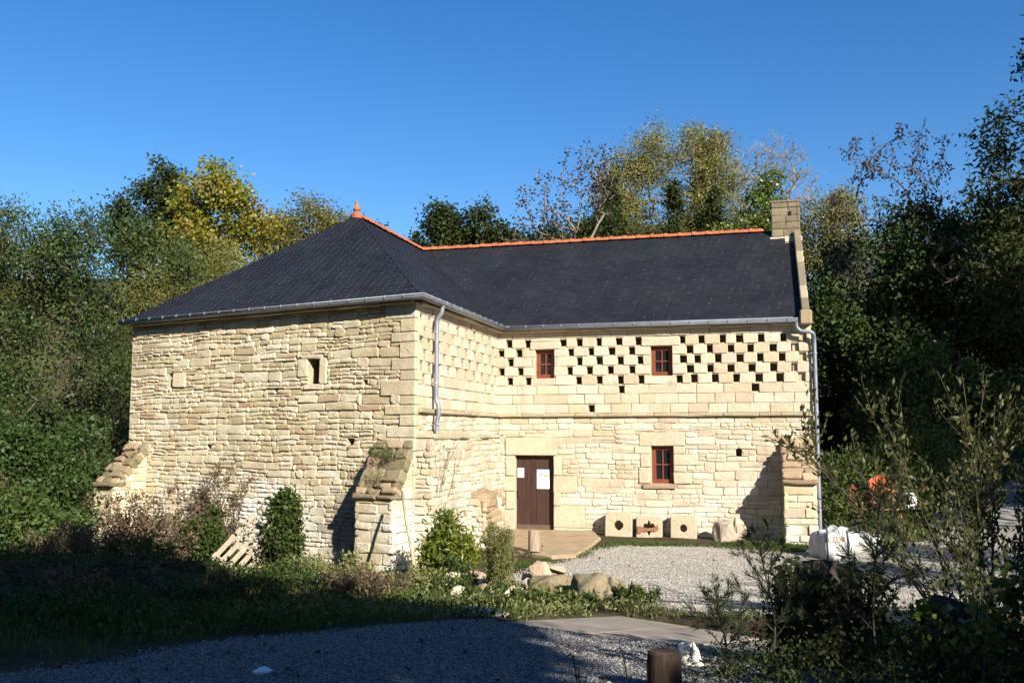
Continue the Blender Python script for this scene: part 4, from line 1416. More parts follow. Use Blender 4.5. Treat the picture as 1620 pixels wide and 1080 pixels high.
lines = [(0.12, 0.88 - 0.2 * (i % 3 == 2), 0.80 - i * 0.11, 0.83 - i * 0.11) for i in range(6)]
notice("small white paper notice on the left half of the door", 0.462, 0.622, 1.27, 1.50, {'ink_grey': lines[:5]})
notice("white notice with blue heading and coloured picture, upper of two on the right", 0.94, 1.245, 1.255, 1.475, {'ink_blue': [(0, 1, 0.92, 1.0), (0.06, 0.9, 0.80, 0.84)], 'ink_orange': [(0.55, 0.72, 0.2, 0.45), (0.72, 0.95, 0.16, 0.36)], 'ink_dark': [(0.27, 0.36, 0.18, 0.5), (0.36, 0.5, 0.42, 0.52)], 'ink_grey': [(0.06, 0.85, 0.68, 0.71)]})
notice("white notice with faint lines, lower of two on the right of the door", 0.94, 1.25, 1.01, 1.25, {'ink_grey': lines})

# ------------------------------------------------------------------ footbridge of wide boards over the race
M['deck'] = plain_mat("grey_bridge_board", (0.20, 0.165, 0.125), (0.31, 0.265, 0.21), 2.2, 0.85, 0.2, 0.5, 0.006, stretch=(1, 1, 1), bscale=18)
b0 = A3((-0.12, 8.95, 0)); e1 = A3((1.36, -1.22, 0)); e1 /= np.linalg.norm(e1); e2 = A3((-e1[1], e1[0], 0))
fbt = thing("footbridge", "low footbridge of wide grey boards joining the road to the gravel court", "footbridge", b0 + e1 * 1.7 + e2 * 1.0 + UP * 0.4)
def deck_z(s): return 0.575 - 0.115 * s
off = 0.0
for i, wd in enumerate((0.86, 0.86, 0.88, 0.86, 0.84)):
    c0, c1 = off + 0.006, off + wd - 0.006
    off += wd
    dz = random.uniform(-0.006, 0.006)
    P = [b0 + e1 * x + e2 * y + UP * (deck_z(y) + dz + 0.006 * x + zz) for zz in (-0.05, 0.0) for (x, y) in ((c0, 0.0 + random.uniform(-.02, .02)), (c1, 0.0 + random.uniform(-.02, .02)), (c1, 1.95), (c0, 1.95))]
    bevel(obj("plank", P, [(3, 2, 1, 0), (4, 5, 6, 7), (0, 1, 5, 4), (1, 2, 6, 5), (2, 3, 7, 6), (3, 0, 4, 7)], M['deck'], fbt, origin=np.mean(P, 0)), 0.006)
for y in (0.18, 1.75):
    m_ = MB(); m_.box(b0 + e1 * 2.15 + e2 * y + UP * (deck_z(y) - 0.15), (2.1, 0.07, 0.065), e1, e2, UP); m_.build("bearer", M['log'], fbt)

# ------------------------------------------------------------------ loose stones
def on(x, y, dz=0.0): return (x, y, float(gz(x, y)) + dz)


rock("boulder", "big mossy yellow boulder at the edge of the court beside the footbridge", "boulder", on(1.05, 12.0), (0.72, 0.5, 0.40), stone_mat("mossy_boulder", [(0, (0.125, 0.10, 0.048)), (1, (0.165, 0.135, 0.07))], 0.4, 0.6, stain=0.6), seed=21, rotz=-0.35, npts=30, bev=0.1, pw=0.85)
rock("boulder", "low flat mossy boulder between the loose red stones and the big boulder", "boulder", on(0.62, 12.75), (0.75, 0.5, 0.36), bpy.data.materials["mossy_boulder"], seed=23, rotz=-0.2, npts=26, bev=0.1, pw=0.8)
G1 = "loose stones heaped at the end of the court"
for i, (x, y, dz, sz, mt, lb) in enumerate([
    (0.40, 13.05, 0.26, (0.34, 0.28, 0.24), 'redrock', "pinkish square faced stone on top of the loose stone heap"),
    (0.22, 12.95, 0.10, (0.28, 0.22, 0.2), 'palerock', "pale angular stone at the left foot of the loose stone heap"),
    (0.52, 12.75, 0.12, (0.40, 0.3, 0.2), 'redrock', "long brown flat stone low in the loose stone heap"),
    (0.12, 12.6, 0.0, (0.24, 0.2, 0.2), 'palerock', "small pale stone beside the tall feathery weed"),
    (0.62, 13.35, 0.24, (0.40, 0.3, 0.16), 'redrock', "flat red slab stone lying at the back of the heap"),
    (0.2, 13.3, 0.14, (0.26, 0.2, 0.18), 'palerock', "mossy tan stone at the back left of the heap"),
    (0.32, 12.35, -0.02, (0.26, 0.22, 0.16), 'redrock', "small pinkish stone in the weeds below the heap")]):
    rock("loose_stone", lb, "stone", on(x, y, dz), sz, M[mt], G1, seed=40 + i, rotz=i * 1.3, npts=11, bev=0.03, sink=0.02)
G2 = "rubble among the weeds at the foot of the side wall"
for i, (x, y, dz, sz, mt, lb) in enumerate([
    (-0.62, 14.55, 0.10, (0.55, 0.2, 0.12), 'redrock', "long tilted red brown slab on the rubble among the weeds"),
    (-0.92, 14.4, 0.06, (0.36, 0.24, 0.16), 'palerock', "white ended slab at the left of the rubble among the weeds"),
    (-0.55, 14.1, 0.05, (0.34, 0.26, 0.2), 'redrock', "rounded reddish stone below the long tilted slab"),
    (-0.85, 13.9, 0.0, (0.3, 0.26, 0.18), 'palerock', "pale stone in the weeds below the white ended slab"),
    (-0.40, 13.8, 0.02, (0.28, 0.22, 0.2), 'palerock', "tan stone close behind the tall feathery weed"),
    (-1.55, 13.75, -0.02, (0.40, 0.3, 0.14), 'redrock', "low orange stone in the grass below the leaning pole"),
    (-0.62, 13.45, -0.02, (0.34, 0.3, 0.14), 'greyrock', "grey white flat stone in the middle of the weed patch"),
    (-1.1, 14.2, 0.02, (0.26, 0.2, 0.16), 'redrock', "small red stone at the foot of the green bush")]):
    rock("rubble_block", lb, "stone", on(x, y, dz), sz, M[mt], G2, seed=60 + i, rotz=i * 0.9 - 0.6, npts=12, bev=0.03, sink=0.02)
for i, (x, y, dz, sz, mt, lb) in enumerate([
    (-0.35, 12.9, 0.02, (0.34, 0.24, 0.2), 'redrock', "reddish broken block in front of the feathery weed, nearest the verge"),
    (-0.72, 12.7, 0.0, (0.3, 0.26, 0.18), 'palerock', "pale broken block low in the verge below the bright bush"),
    (-0.98, 13.25, 0.03, (0.42, 0.2, 0.12), 'redrock', "flat red slab lying low in the verge below the bright bush"),
    (0.02, 12.15, 0.0, (0.26, 0.22, 0.2), 'palerock', "square pale block at the left end of the flat mossy boulder"),
    (0.30, 11.75, -0.02, (0.22, 0.2, 0.14), 'redrock', "small red block in front of the flat mossy boulder")]):
    rock("rubble_block", lb, "stone", on(x, y, dz), sz, M[mt], G2, seed=110 + i, rotz=i * 1.1 - 0.4, npts=12, bev=0.03, sink=0.02)
rock("kerb_stone", "long low pale stone at the edge of the gravel road by the grass", "stone", on(-0.30, 9.5, 0.0), (0.62, 0.24, 0.12), M['palerock'], seed=81, rotz=-0.35, npts=20, bev=0.05)
rock("white_stone", "white pointed stone beside the dark post", "stone", on(1.27, 6.75, 0.02), (0.22, 0.15, 0.22), plain_mat("white_quartz", (0.66, 0.60, 0.48), (0.74, 0.70, 0.60), 8, 0.8, 0.3, 0.4, 0.01), seed=83, rotz=-0.6, npts=11, bev=0.04)
# far left heap of brown rubble in the undergrowth
for i, (x, y, dz, s) in enumerate([(-11.2, 19.6, 0.2, 0.8), (-11.35, 19.4, 0.75, 0.55), (-11.05, 19.2, 0.1, 0.55), (-11.25, 19.5, 1.15, 0.42)]):
    rock("rubble_block", ["largest brown block at the bottom of the heap in the brambles", "middle sized brown block on the heap in the brambles", "small brown block at the foot of the heap in the brambles", "topmost brown block of the heap in the brambles"][i], "stone", on(x, y, dz), (s, s * 0.8, s * 0.7), M['brown'], "brown rubble heap in the brambles", seed=90 + i, rotz=i, npts=14, bev=0.05)
# crumpled paper on the road
rock("litter", "crumpled white paper scrap lying on the shaded gravel road", "litter", on(-1.69, 6.45, 0.012), (0.13, 0.09, 0.06), M['paper'], seed=77, npts=14, bev=0.01, rotz=0.5)

# round post stump, shade put into its dark wood colour
M['post'] = plain_mat("shade_dark_post_wood", (0.035, 0.022, 0.015), (0.07, 0.045, 0.03), 5, 0.85, 0.15, 0.8, 0.01, stretch=(8, 8, 1), bscale=6)
pz = on(0.92, 5.75)
sp = thing("post_stump", "thick round post, wood darkened for shade, cut off short beside the white stone", "post", pz)
m_ = MB(); m_.lathe(A3(pz) - UP * 0.1, [(0.108, 0), (0.106, 0.15), (0.104, 0.28), (0.100, 0.315), (0.088, 0.325)], 20); smooth_by_angle(m_.build("shaft", M['post'], sp), 40)
m_ = MB(); m_.lathe(A3(pz) + UP * 0.224, [(0.086, 0), (0.080, 0.004), (0.03, 0.006)], 20); m_.build("cut_end", plain_mat("old_cut_wood", (0.07, 0.045, 0.03), (0.13, 0.085, 0.055), 14, 0.9, 0.1, 0.5, 0.004), sp)

# ------------------------------------------------------------------ vegetation
def runit(n, rs):
    v = rs.normal(size=(n, 3))
    return v / (np.linalg.norm(v, axis=1, keepdims=True) + 1e-9)


def leaves_mesh(C, L, W, rs, bias=(0, 0, 0), fold=0.12, dirs=None, jitter=1.0):
    """one folded diamond per leaf"""
    n = len(C)
    d = runit(n, rs) * jitter + np.asarray(bias)
    if dirs is not None: d = d + dirs
    d /= np.linalg.norm(d, axis=1, keepdims=True) + 1e-9
    s = np.cross(d, runit(n, rs)); s /= np.linalg.norm(s, axis=1, keepdims=True) + 1e-9
    nn = np.cross(d, s)
    l = (L * rs.uniform(0.65, 1.25, n))[:, None]; w = (W * rs.uniform(0.7, 1.2, n))[:, None]
    V = np.stack([C, C + d * l * 0.45 + s * w * 0.5 + nn * w * fold, C + d * l, C + d * l * 0.45 - s * w * 0.5 + nn * w * fold], 1).reshape(-1, 3)
    F = np.arange(4 * n).reshape(n, 4)
    return V, F


def segs_mesh(A, B, ra, rb, k=5):
    """tapered tubes for many segments at once"""
    A, B = np.asarray(A, float), np.asarray(B, float)
    n = len(A)
    d = B - A; d /= np.linalg.norm(d, axis=1, keepdims=True) + 1e-9
    ref = np.where(np.abs(d[:, 2:3]) < 0.9, np.array([[0, 0, 1.0]]), np.array([[1.0, 0, 0]]))
    a = np.cross(d, ref); a /= np.linalg.norm(a, axis=1, keepdims=True) + 1e-9
    b = np.cross(d, a)
    an = np.arange(k) * 2 * np.pi / k
    ring = a[:, None] * np.cos(an)[None, :, None] + b[:, None] * np.sin(an)[None, :, None]
    V = np.concatenate([A[:, None] + ring * np.asarray(ra)[:, None, None], B[:, None] + ring * np.asarray(rb)[:, None, None]], 1)
    j = np.arange(k)
    f = np.stack([j, (j + 1) % k, k + (j + 1) % k, k + j], 1)
    F = (np.arange(n)[:, None, None] * 2 * k + f[None]).reshape(-1, 4)
    return V.reshape(-1, 3), F


def skeleton(base, trunk, attr, rs, tip_r=0.012, exp=0.5, wob=0.12):
    """trunk: polyline of points; attr: crown points. returns node arrays"""
    nodes = [A3(p) for p in trunk]
    par = [-1] + list(range(len(trunk) - 1))
    ref = nodes[-1]
    order = np.argsort(np.linalg.norm(attr - ref, axis=1))
    start = max(1, len(trunk) // 2)
    P = np.zeros((len(trunk) + 2 * len(attr), 3)); P[:len(nodes)] = nodes
    n = len(nodes)
    dep = np.zeros(len(P)); dep[:n] = np.arange(n) * 0.2
    for i in order:
        t = attr[i]
        D = P[start:n] - t
        dist = np.linalg.norm(D, axis=1)
        cost = dist + 0.45 * np.maximum(0, D[:, 2]) + 0.05 * dep[start:n]
        j = start + int(np.argmin(cost))
        mid = P[j] * 0.5 + t * 0.5 + rs.normal(size=3) * wob * dist[j - start] * 0.5 - np.array([0, 0, 0.06 * dist[j - start]])
        P[n] = mid; par.append(j); dep[n] = dep[j] + 0.5
        P[n + 1] = t; par.append(n); dep[n + 1] = dep[j] + 1
        n += 2
    par = np.array(par)
    P = P[:n]
    cnt = np.zeros(n)
    has = np.zeros(n, bool); has[par[par >= 0]] = True
    cnt[~has] = 1
    for i in range(n - 1, 0, -1):
        cnt[par[i]] += cnt[i]
    r = tip_r * np.maximum(cnt, 1) ** exp
    return P, par, r, np.where(~has)[0]


def lobe_points(lobes, K, rs, shell=0.5):
    vol = np.array([l[3] * l[4] * l[5] for l in lobes]); vol = vol ** 0.8; vol /= vol.sum()
    idx = rs.choice(len(lobes), K, p=vol)
    L = np.array(lobes)[idx]
    d = runit(K, rs); rad = (shell + (1 - shell) * rs.rand(K))[:, None] ** 0.7
    return L[:, :3] + d * rad * L[:, 3:6]


def tree(name, label, cat, base, lobes, K, nl, leaf, sig, mleaf, mbark, seed, group=None, trunk_top=None, tip_r=0.012, twigs=0, shell=0.45, bias=(0, 0, -0.2), crown="crown", tints=(0, 1), lean=None, hang=0, mode_all=True, gap=0.0, wob=0.12, exp=0.5, stem="trunk", fold=0.12, kmin=3):
    """lobes are absolute ellipsoids (x,y,z,rx,ry,rz)"""
    rs = np.random.RandomState(seed)
    base = A3(base)
    lob = np.array(lobes, float)
    cx, cy = lob[:, 0].mean(), lob[:, 1].mean()
    zlo = (lob[:, 2] - lob[:, 5]).min()
    tt = A3(trunk_top) if trunk_top is not None else A3((base[0] * 0.5 + cx * 0.5, base[1] * 0.5 + cy * 0.5, zlo * 0.5 + lob[:, 2].mean() * 0.5))
    pts = [base - UP * 0.2]
    for i in range(1, 7):
        t = i / 6
        pts.append(base * (1 - t) + tt * t + A3((rs.normal() * 0.05, rs.normal() * 0.05, 0)) * np.linalg.norm(tt - base) * min(0.35, wob * 2) * (t < 1))
    att = lobe_points(lobes, int(K * (1.6 if gap else 1)), rs, shell)
    if gap:
        q_ = vnoise(att[:, 0] * gap + att[:, 2] * gap * 0.6 + seed, att[:, 1] * gap + att[:, 2] * gap * 0.9)
        att = att[np.argsort(-q_)[:K]]
    P, par, r, tips = skeleton(base, pts, att, rs, tip_r, exp, wob)
    o = thing(name, label, cat, base, group)
    i = np.arange(1, len(P))
    ra = np.minimum(r[par[i]], r[i] * 1.5); rb = r[i]
    big = rb > 0.04
    V1, F1 = segs_mesh(P[par[i]][big], P[i][big], ra[big], rb[big], 7)
    A_, B_, rA, rB = P[par[i]][~big], P[i][~big], ra[~big], rb[~big]
    if twigs:
        tp = np.repeat(P[len(pts):], twigs, 0)
        dr = np.repeat(P[len(pts):] - P[par[len(pts):]], twigs, 0)
        dr /= np.linalg.norm(dr, axis=1, keepdims=True) + 1e-9
        d2 = dr * 0.8 + runit(len(tp), rs) * 0.9 + np.array([0, 0, 0.35 if wob > 0.08 else 0.75]); d2 /= np.linalg.norm(d2, axis=1, keepdims=True)
        ln = rs.uniform(0.35, 1.0, len(tp))[:, None] * (sig * 1.6)
        mid = tp + d2 * ln * 0.5; end = mid + (d2 + runit(len(tp), rs) * 0.35) * ln * 0.5
        A_ = np.concatenate([A_, tp, mid]); B_ = np.concatenate([B_, mid, end])
        rA = np.concatenate([rA, np.full(len(tp), tip_r * 0.8), np.full(len(tp), tip_r * 0.6)]); rB = np.concatenate([rB, np.full(len(tp), tip_r * 0.6), np.full(len(tp), tip_r * 0.25)])
        ends = end
    V2, F2 = segs_mesh(A_, B_, rA, rB, kmin)
    V = np.concatenate([V1, V2]); F = np.concatenate([F1, F2 + len(V1)])
    obj(stem, V, F, mbark, o, smooth=True)
    if nl:
        src = P[len(pts):] if mode_all else P[len(pts) + 1::2]
        if twigs and hang: src = ends
        clump = rs.rand(len(src))
        k = rs.poisson(nl, len(src)) if nl < 40 else np.full(len(src), int(nl))
        idx = np.repeat(np.arange(len(src)), k)
        C = src[idx] + rs.normal(size=(len(idx), 3)) * sig * np.array([1, 1, 0.75])
        if hang: C[:, 2] -= np.abs(rs.normal(size=len(C))) * hang
        LV, LF = leaves_mesh(C, leaf[0], leaf[1], rs, bias, fold)
        tn = np.clip(tints[0] + (tints[1] - tints[0]) * (0.55 * clump[idx] + 0.45 * rs.rand(len(idx))), 0, 1)
        obj(crown, LV, LF, mleaf, o, tint=tn, kind="stuff")
    return o


LM = {}
LM['willow'] = leaf_mat("grey_willow_leaf", [(0, (0.020, 0.040, 0.008)), (0.5, (0.038, 0.062, 0.012)), (0.9, (0.065, 0.090, 0.020)), (1, (0.12, 0.125, 0.045))], 0.5, 0.3, 0.2)
LM['oak'] = leaf_mat("dark_oak_leaf", [(0, (0.017, 0.027, 0.007)), (0.7, (0.034, 0.047, 0.011)), (0.94, (0.058, 0.063, 0.018)), (1, (0.12, 0.075, 0.025))], 0.6, 0.15, 0.18)
LM['maple'] = leaf_mat("yellow_maple_leaf", [(0, (0.10, 0.13, 0.015)), (0.45, (0.19, 0.19, 0.018)), (0.8, (0.27, 0.19, 0.02)), (1, (0.27, 0.12, 0.022))], 0.5, 0.4, 0.4)
LM['yellow'] = leaf_mat("yellow_green_leaf", [(0, (0.075, 0.085, 0.015)), (0.5, (0.135, 0.125, 0.025)), (1, (0.20, 0.15, 0.035))], 0.5, 0.35, 0.35)
LM['pale'] = leaf_mat("pale_autumn_leaf", [(0, (0.11, 0.115, 0.024)), (0.5, (0.185, 0.175, 0.038)), (1, (0.28, 0.23, 0.07))], 0.5, 0.35, 0.35)
LM['brown'] = leaf_mat("dry_brown_leaf", [(0, (0.05, 0.028, 0.014)), (0.6, (0.09, 0.05, 0.022)), (1, (0.13, 0.075, 0.035))], 0.7, 0.2, 0.15)
LM['keys'] = leaf_mat("dry_seed_bunch", [(0, (0.028, 0.018, 0.012)), (0.7, (0.05, 0.032, 0.02)), (1, (0.09, 0.055, 0.03))], 0.8, 0.1, 0.1)
LM['ivy'] = leaf_mat("ivy_leaf", [(0, (0.017, 0.029, 0.007)), (0.55, (0.036, 0.056, 0.011)), (0.88, (0.068, 0.090, 0.018)), (1, (0.14, 0.13, 0.03))], 0.6, 0.15, 0.15)
LM['bramble'] = leaf_mat("bramble_leaf", [(0, (0.026, 0.048, 0.010)), (0.6, (0.046, 0.080, 0.015)), (0.93, (0.080, 0.11, 0.022)), (1, (0.14, 0.09, 0.04))], 0.55, 0.25, 0.25)
LM['bush'] = leaf_mat("bright_bush_leaf", [(0, (0.06, 0.09, 0.012)), (0.5, (0.12, 0.15, 0.02)), (1, (0.22, 0.21, 0.03))], 0.4, 0.45, 0.3)
LM['weed'] = leaf_mat("feathery_weed_leaf", [(0, (0.085, 0.105, 0.028)), (0.5, (0.155, 0.165, 0.05)), (1, (0.28, 0.25, 0.10))], 0.6, 0.3, 0.3)
LM['dry'] = leaf_mat("dry_seed_head", [(0, (0.055, 0.035, 0.02)), (0.5, (0.13, 0.085, 0.055)), (0.8, (0.20, 0.14, 0.09)), (1, (0.07, 0.09, 0.025))], 0.8, 0.2, 0.2)
LM['sallow'] = leaf_mat("sallow_leaf", [(0, (0.026, 0.035, 0.008)), (0.5, (0.050, 0.060, 0.013)), (0.87, (0.09, 0.09, 0.022)), (1, (0.17, 0.15, 0.055))], 0.5, 0.3, 0.3)
LM['needle'] = leaf_mat("feathery_needle", [(0, (0.022, 0.034, 0.014)), (1, (0.045, 0.06, 0.022))], 0.6, 0.3, 0.2)
LM['grass'] = leaf_mat("grass_blade", [(0, (0.030, 0.055, 0.009)), (0.5, (0.062, 0.098, 0.016)), (0.8, (0.12, 0.12, 0.032)), (1, (0.24, 0.19, 0.08))], 0.6, 0.25, 0.3)
M['bark'] = plain_mat("grey_brown_bark", (0.075, 0.06, 0.042), (0.14, 0.115, 0.085), 5, 0.9, 0.15, 0.6, 0.02)
M['bark_pale'] = plain_mat("pale_ash_bark", (0.17, 0.145, 0.105), (0.26, 0.225, 0.17), 4, 0.85, 0.2, 0.3, 0.01)
M['bark_dark'] = plain_mat("dark_wet_bark", (0.025, 0.02, 0.014), (0.055, 0.042, 0.03), 5, 0.9, 0.15, 0.6, 0.02)
M['twig'] = plain_mat("olive_twig", (0.05, 0.038, 0.022), (0.09, 0.07, 0.04), 6, 0.8, 0.2, 0.2, 0.003)
M['cane'] = plain_mat("pale_dry_cane", (0.36, 0.27, 0.16), (0.50, 0.39, 0.25), 6, 0.8, 0.2, 0.3, 0.003)


def G(x, y): return (x, y, float(gz(x, y)))


# --- left of the mill
tree("willow_tree", "huge dense grey green willow thicket left of the mill", "tree", G(-13.4, 26.5),
     [(-14.6, 26, 4.6, 3.4, 2.6, 4.2), (-11.6, 26.5, 5.6, 3.0, 2.6, 3.4), (-17.0, 26, 4.0, 2.6, 2.4, 3.8), (-12.6, 25.2, 2.6, 3.4, 2.0, 2.6), (-16, 24.6, 2.4, 3.0, 1.6, 2.4), (-14.0, 27, 7.6, 2.2, 2, 1.4)],
     680, 125, (0.125, 0.055), 0.34, LM['willow'], M['bark'], 101, None, tip_r=0.009, twigs=1, shell=0.62, bias=(0, 0, 0.35), mode_all=False, gap=0.55)
tree("willow_tree", "greyer willow close behind the low left end of the slate roof", "tree", G(-10.6, 32),
     [(-10.4, 32, 5.6, 2.4, 2, 3.4), (-8.8, 32.6, 5.2, 1.9, 1.8, 3.0), (-12.2, 32.4, 5.4, 1.8, 1.8, 3.2)], 300, 55, (0.12, 0.05), 0.36, LM['pale'], M['bark'], 102, None, tip_r=0.008, twigs=1, shell=0.6, bias=(0, 0, 0.2), tints=(0, 0.5))
tree("oak_tree", "dark green oak standing tallest behind the big willow", "tree", G(-16, 41),
     [(-15.9, 41, 12.4, 1.3, 1.4, 1.9), (-17.0, 41, 11.6, 1.2, 1.3, 1.5), (-15.0, 41, 11.8, 1.0, 1.3, 1.5), (-15.8, 41, 10, 2.4, 2, 2), (-15.9, 41, 13.7, 0.8, 0.8, 1.0), (-17.4, 41, 12.7, 0.6, 0.6, 0.7)], 190, 105, (0.18, 0.11), 0.27, LM['oak'], M['bark_dark'], 103, "oaks behind the mill", shell=0.35, tip_r=0.014, mode_all=False, gap=0.9)
tree("maple_tree", "rounded yellow and orange maple behind the left roof slope", "tree", G(-12, 38),
     [(-12.4, 38, 11.4, 1.7, 1.6, 1.9), (-11.1, 38, 10.6, 1.3, 1.4, 1.9), (-13.5, 38, 10.2, 1.1, 1.4, 1.5), (-12.2, 38, 9.0, 2.2, 1.6, 1.9), (-10.3, 38.3, 8.8, 1.2, 1.2, 1.7), (-12.5, 38, 12.9, 1.1, 1.0, 0.9)], 200, 84, (0.17, 0.125), 0.27, LM['maple'], M['bark'], 104, None, shell=0.35, tip_r=0.012, mode_all=False, gap=1.2)
tree("ash_tree", "pale yellow green tree between the maple and the roof finial", "tree", G(-9.6, 43),
     [(-9.6, 43, 11.2, 1.5, 1.4, 2.3), (-8.3, 43, 10.8, 1.2, 1.3, 1.9), (-10.9, 43, 10.6, 1.3, 1.4, 2.2)], 260, 44, (0.14, 0.09), 0.33, LM['yellow'], M['bark'], 105, None, shell=0.5, twigs=2, tip_r=0.009)
tree("oak_tree", "small dark oak showing just behind the orange roof finial", "tree", G(-7.3, 45),
     [(-7.8, 45, 11.6, 0.8, 0.8, 1.3), (-6.9, 45, 11.2, 0.8, 0.8, 1.3), (-7.2, 45, 9.5, 1.6, 1.4, 2.0)], 90, 90, (0.18, 0.11), 0.27, LM['oak'], M['bark_dark'], 106, "oaks behind the mill", shell=0.4, mode_all=False, gap=0.9)
tree("autumn_tree", "orange brown tree far behind at the left edge above the willow", "tree", G(-23, 42),
     [(-23, 42, 8.5, 3, 2, 3.2), (-26, 42, 8.2, 3, 2, 3)], 140, 46, (0.16, 0.1), 0.42, LM['yellow'], M['bark'], 107, None, shell=0.5, tints=(0.5, 1))
# --- behind the wing ridge
tree("oak_tree", "dark leafy oak over the left end of the long orange ridge", "tree", G(-2.6, 40),
     [(-3.0, 40, 11.2, 0.75, 0.8, 1.2), (-1.6, 40, 11.2, 0.8, 0.8, 1.3), (-2.3, 40, 10.0, 1.6, 1.2, 1.2), (-4.0, 40, 10.4, 0.55, 0.7, 0.7), (-0.8, 40, 10.4, 0.9, 1.0, 1.0)], 150, 100, (0.18, 0.115), 0.25, LM['oak'], M['bark_dark'], 108, "oaks behind the mill", shell=0.35, mode_all=False, gap=1.1)
tree("holly_bush", "low dark evergreen bushes between the oak and the bare ash", "bush", G(1.2, 41),
     [(0.2, 41, 9.9, 1.4, 1.3, 1.6), (2.0, 41.5, 10.1, 1.5, 1.3, 1.9), (4.0, 42, 10.6, 1.6, 1.3, 2.2), (6.4, 43.5, 10.2, 1.6, 1.3, 1.8)], 210, 46, (0.17, 0.10), 0.34, LM['oak'], M['bark_dark'], 109, None, shell=0.5, tints=(0.1, 0.9))
tree("ash_tree", "nearly bare pale ash with brown seed bunches leaning over the ridge", "tree", G(3.3, 36),
     [(1.6, 36, 11.3, 1.5, 1.0, 1.6), (2.9, 36, 12.6, 1.2, 1.0, 1.5), (0.6, 36, 9.9, 1.0, 0.9, 1.2), (3.5, 36, 12.0, 0.6, 0.8, 1.7), (1.8, 36, 9.4, 1.4, 0.8, 0.9)], 260, 0.8, (0.14, 0.09), 0.10, LM['keys'], M['bark_pale'], 110, None, trunk_top=(2.95, 36, 9.7), twigs=4, tip_r=0.0095, shell=0.25, hang=0.1, exp=0.46, wob=0.05)
tree("ash_tree", "broad half bare yellow green tree, first of the tall ones right of the bare ash", "tree", G(6.6, 45),
     [(5.6, 45, 14.2, 1.5, 1.2, 2.2), (7.6, 45, 15.8, 1.5, 1.2, 1.9), (6.4, 45, 12, 2.4, 1.4, 2.2), (4.9, 45, 12.0, 1.0, 1, 2.2), (6.8, 45, 9.6, 2.6, 1.4, 1.8)], 400, 11, (0.125, 0.08), 0.31, LM['pale'], M['bark_pale'], 111, "tall half bare trees behind the ridge", twigs=3, tip_r=0.0095, gap=0.6, wob=0.06, shell=0.35, hang=0.02)
tree("ash_tree", "tall half bare yellow green tree in the middle behind the ridge", "tree", G(9.6, 45.5),
     [(9.0, 45.5, 15.6, 1.3, 1.2, 2.0), (10.6, 45.5, 15.3, 1.3, 1.2, 2.1), (9.8, 45.5, 12.4, 2.2, 1.4, 2.4), (8.9, 45.5, 9.8, 2.2, 1.4, 2.0)], 370, 11, (0.125, 0.08), 0.31, LM['pale'], M['bark_pale'], 112, "tall half bare trees behind the ridge", twigs=3, tip_r=0.0095, gap=0.6, wob=0.06, shell=0.35, hang=0.02)
tree("ash_tree", "twiggy almost leafless tree standing behind the chimney", "tree", G(13.2, 46),
     [(13.4, 46, 15.4, 1.9, 1.4, 2.2), (12.0, 46, 14.0, 1.4, 1.2, 2.6), (14.9, 46, 13.6, 1.3, 1.2, 2.2), (13.2, 46, 11.2, 2.4, 1.4, 2.4)], 380, 3, (0.12, 0.07), 0.34, LM['pale'], M['bark_pale'], 113, "tall half bare trees behind the ridge", wob=0.06, twigs=4, tip_r=0.0115, shell=0.3)
tree("ivy_tree", "bright green ivy clad tree just left of the chimney top", "tree", G(11.2, 41),
     [(10.6, 41, 11.2, 0.9, 0.9, 1.5), (11.6, 41, 12.0, 0.9, 0.9, 1.7), (12.2, 41, 10.6, 1.1, 1, 1.8), (9.5, 41, 10.6, 0.8, 0.9, 1.1), (11.7, 41, 13.4, 0.45, 0.5, 0.9)], 150, 46, (0.15, 0.11), 0.26, LM['bush'], M['bark'], 114, None, shell=0.55, tints=(0, 0.7))
for i, (x, lb) in enumerate([(4.6, "ivy clad dark trunk nearest the bare ash behind the ridge"), (7.6, "ivy clad dark trunk in the middle of the row behind the ridge"), (9.4, "ivy clad dark trunk nearest the bright ivy tree behind the ridge")]):
    tree("ivy_tree", lb, "tree", G(x, 43), [(x, 43, 11.0, 0.42, 0.4, 1.8), (x + 0.1, 43, 13.0, 0.3, 0.3, 1.5)], 46, 46, (0.15, 0.11), 0.17, LM['oak'], M['bark_dark'], 120 + i, "ivy clad trunks behind the ridge", shell=0.3)
tree("hazel_bush", "yellowing scrub filling the slope under the half bare trees", "bush", G(7, 42.5),
     [(5.0, 44, 11.4, 1.8, 1.2, 1.5), (7.4, 44, 11.2, 1.8, 1.2, 1.7), (9.4, 44, 11.3, 1.6, 1.2, 1.7)], 230, 34, (0.14, 0.085), 0.32, LM['yellow'], M['twig'], 124, None, shell=0.5, twigs=1, tints=(0, 0.7))
tree("hazel_bush", "tall yellow brown scrub tree right of the chimney", "bush", G(13.8, 39),
     [(13.0, 39, 10.6, 1.0, 1.1, 2.0), (14.2, 39, 11.0, 1.0, 1.1, 2.0), (13.8, 39, 8.6, 1.6, 1.2, 2.2)], 260, 30, (0.13, 0.075), 0.30, LM['pale'], M['twig'], 125, None, shell=0.45, twigs=3, tip_r=0.010)
tree("dead_tree", "bare grey white sapling among the scrub right of the chimney", "tree", G(13.2, 35.5), [(13.0, 35.5, 8.2, 1.0, 0.7, 1.6)], 70, 0, (0.1, 0.05), 0.3, LM['brown'], M['bark_pale'], 126, None, trunk_top=(13.1, 35.5, 7.2), twigs=3, tip_r=0.012)
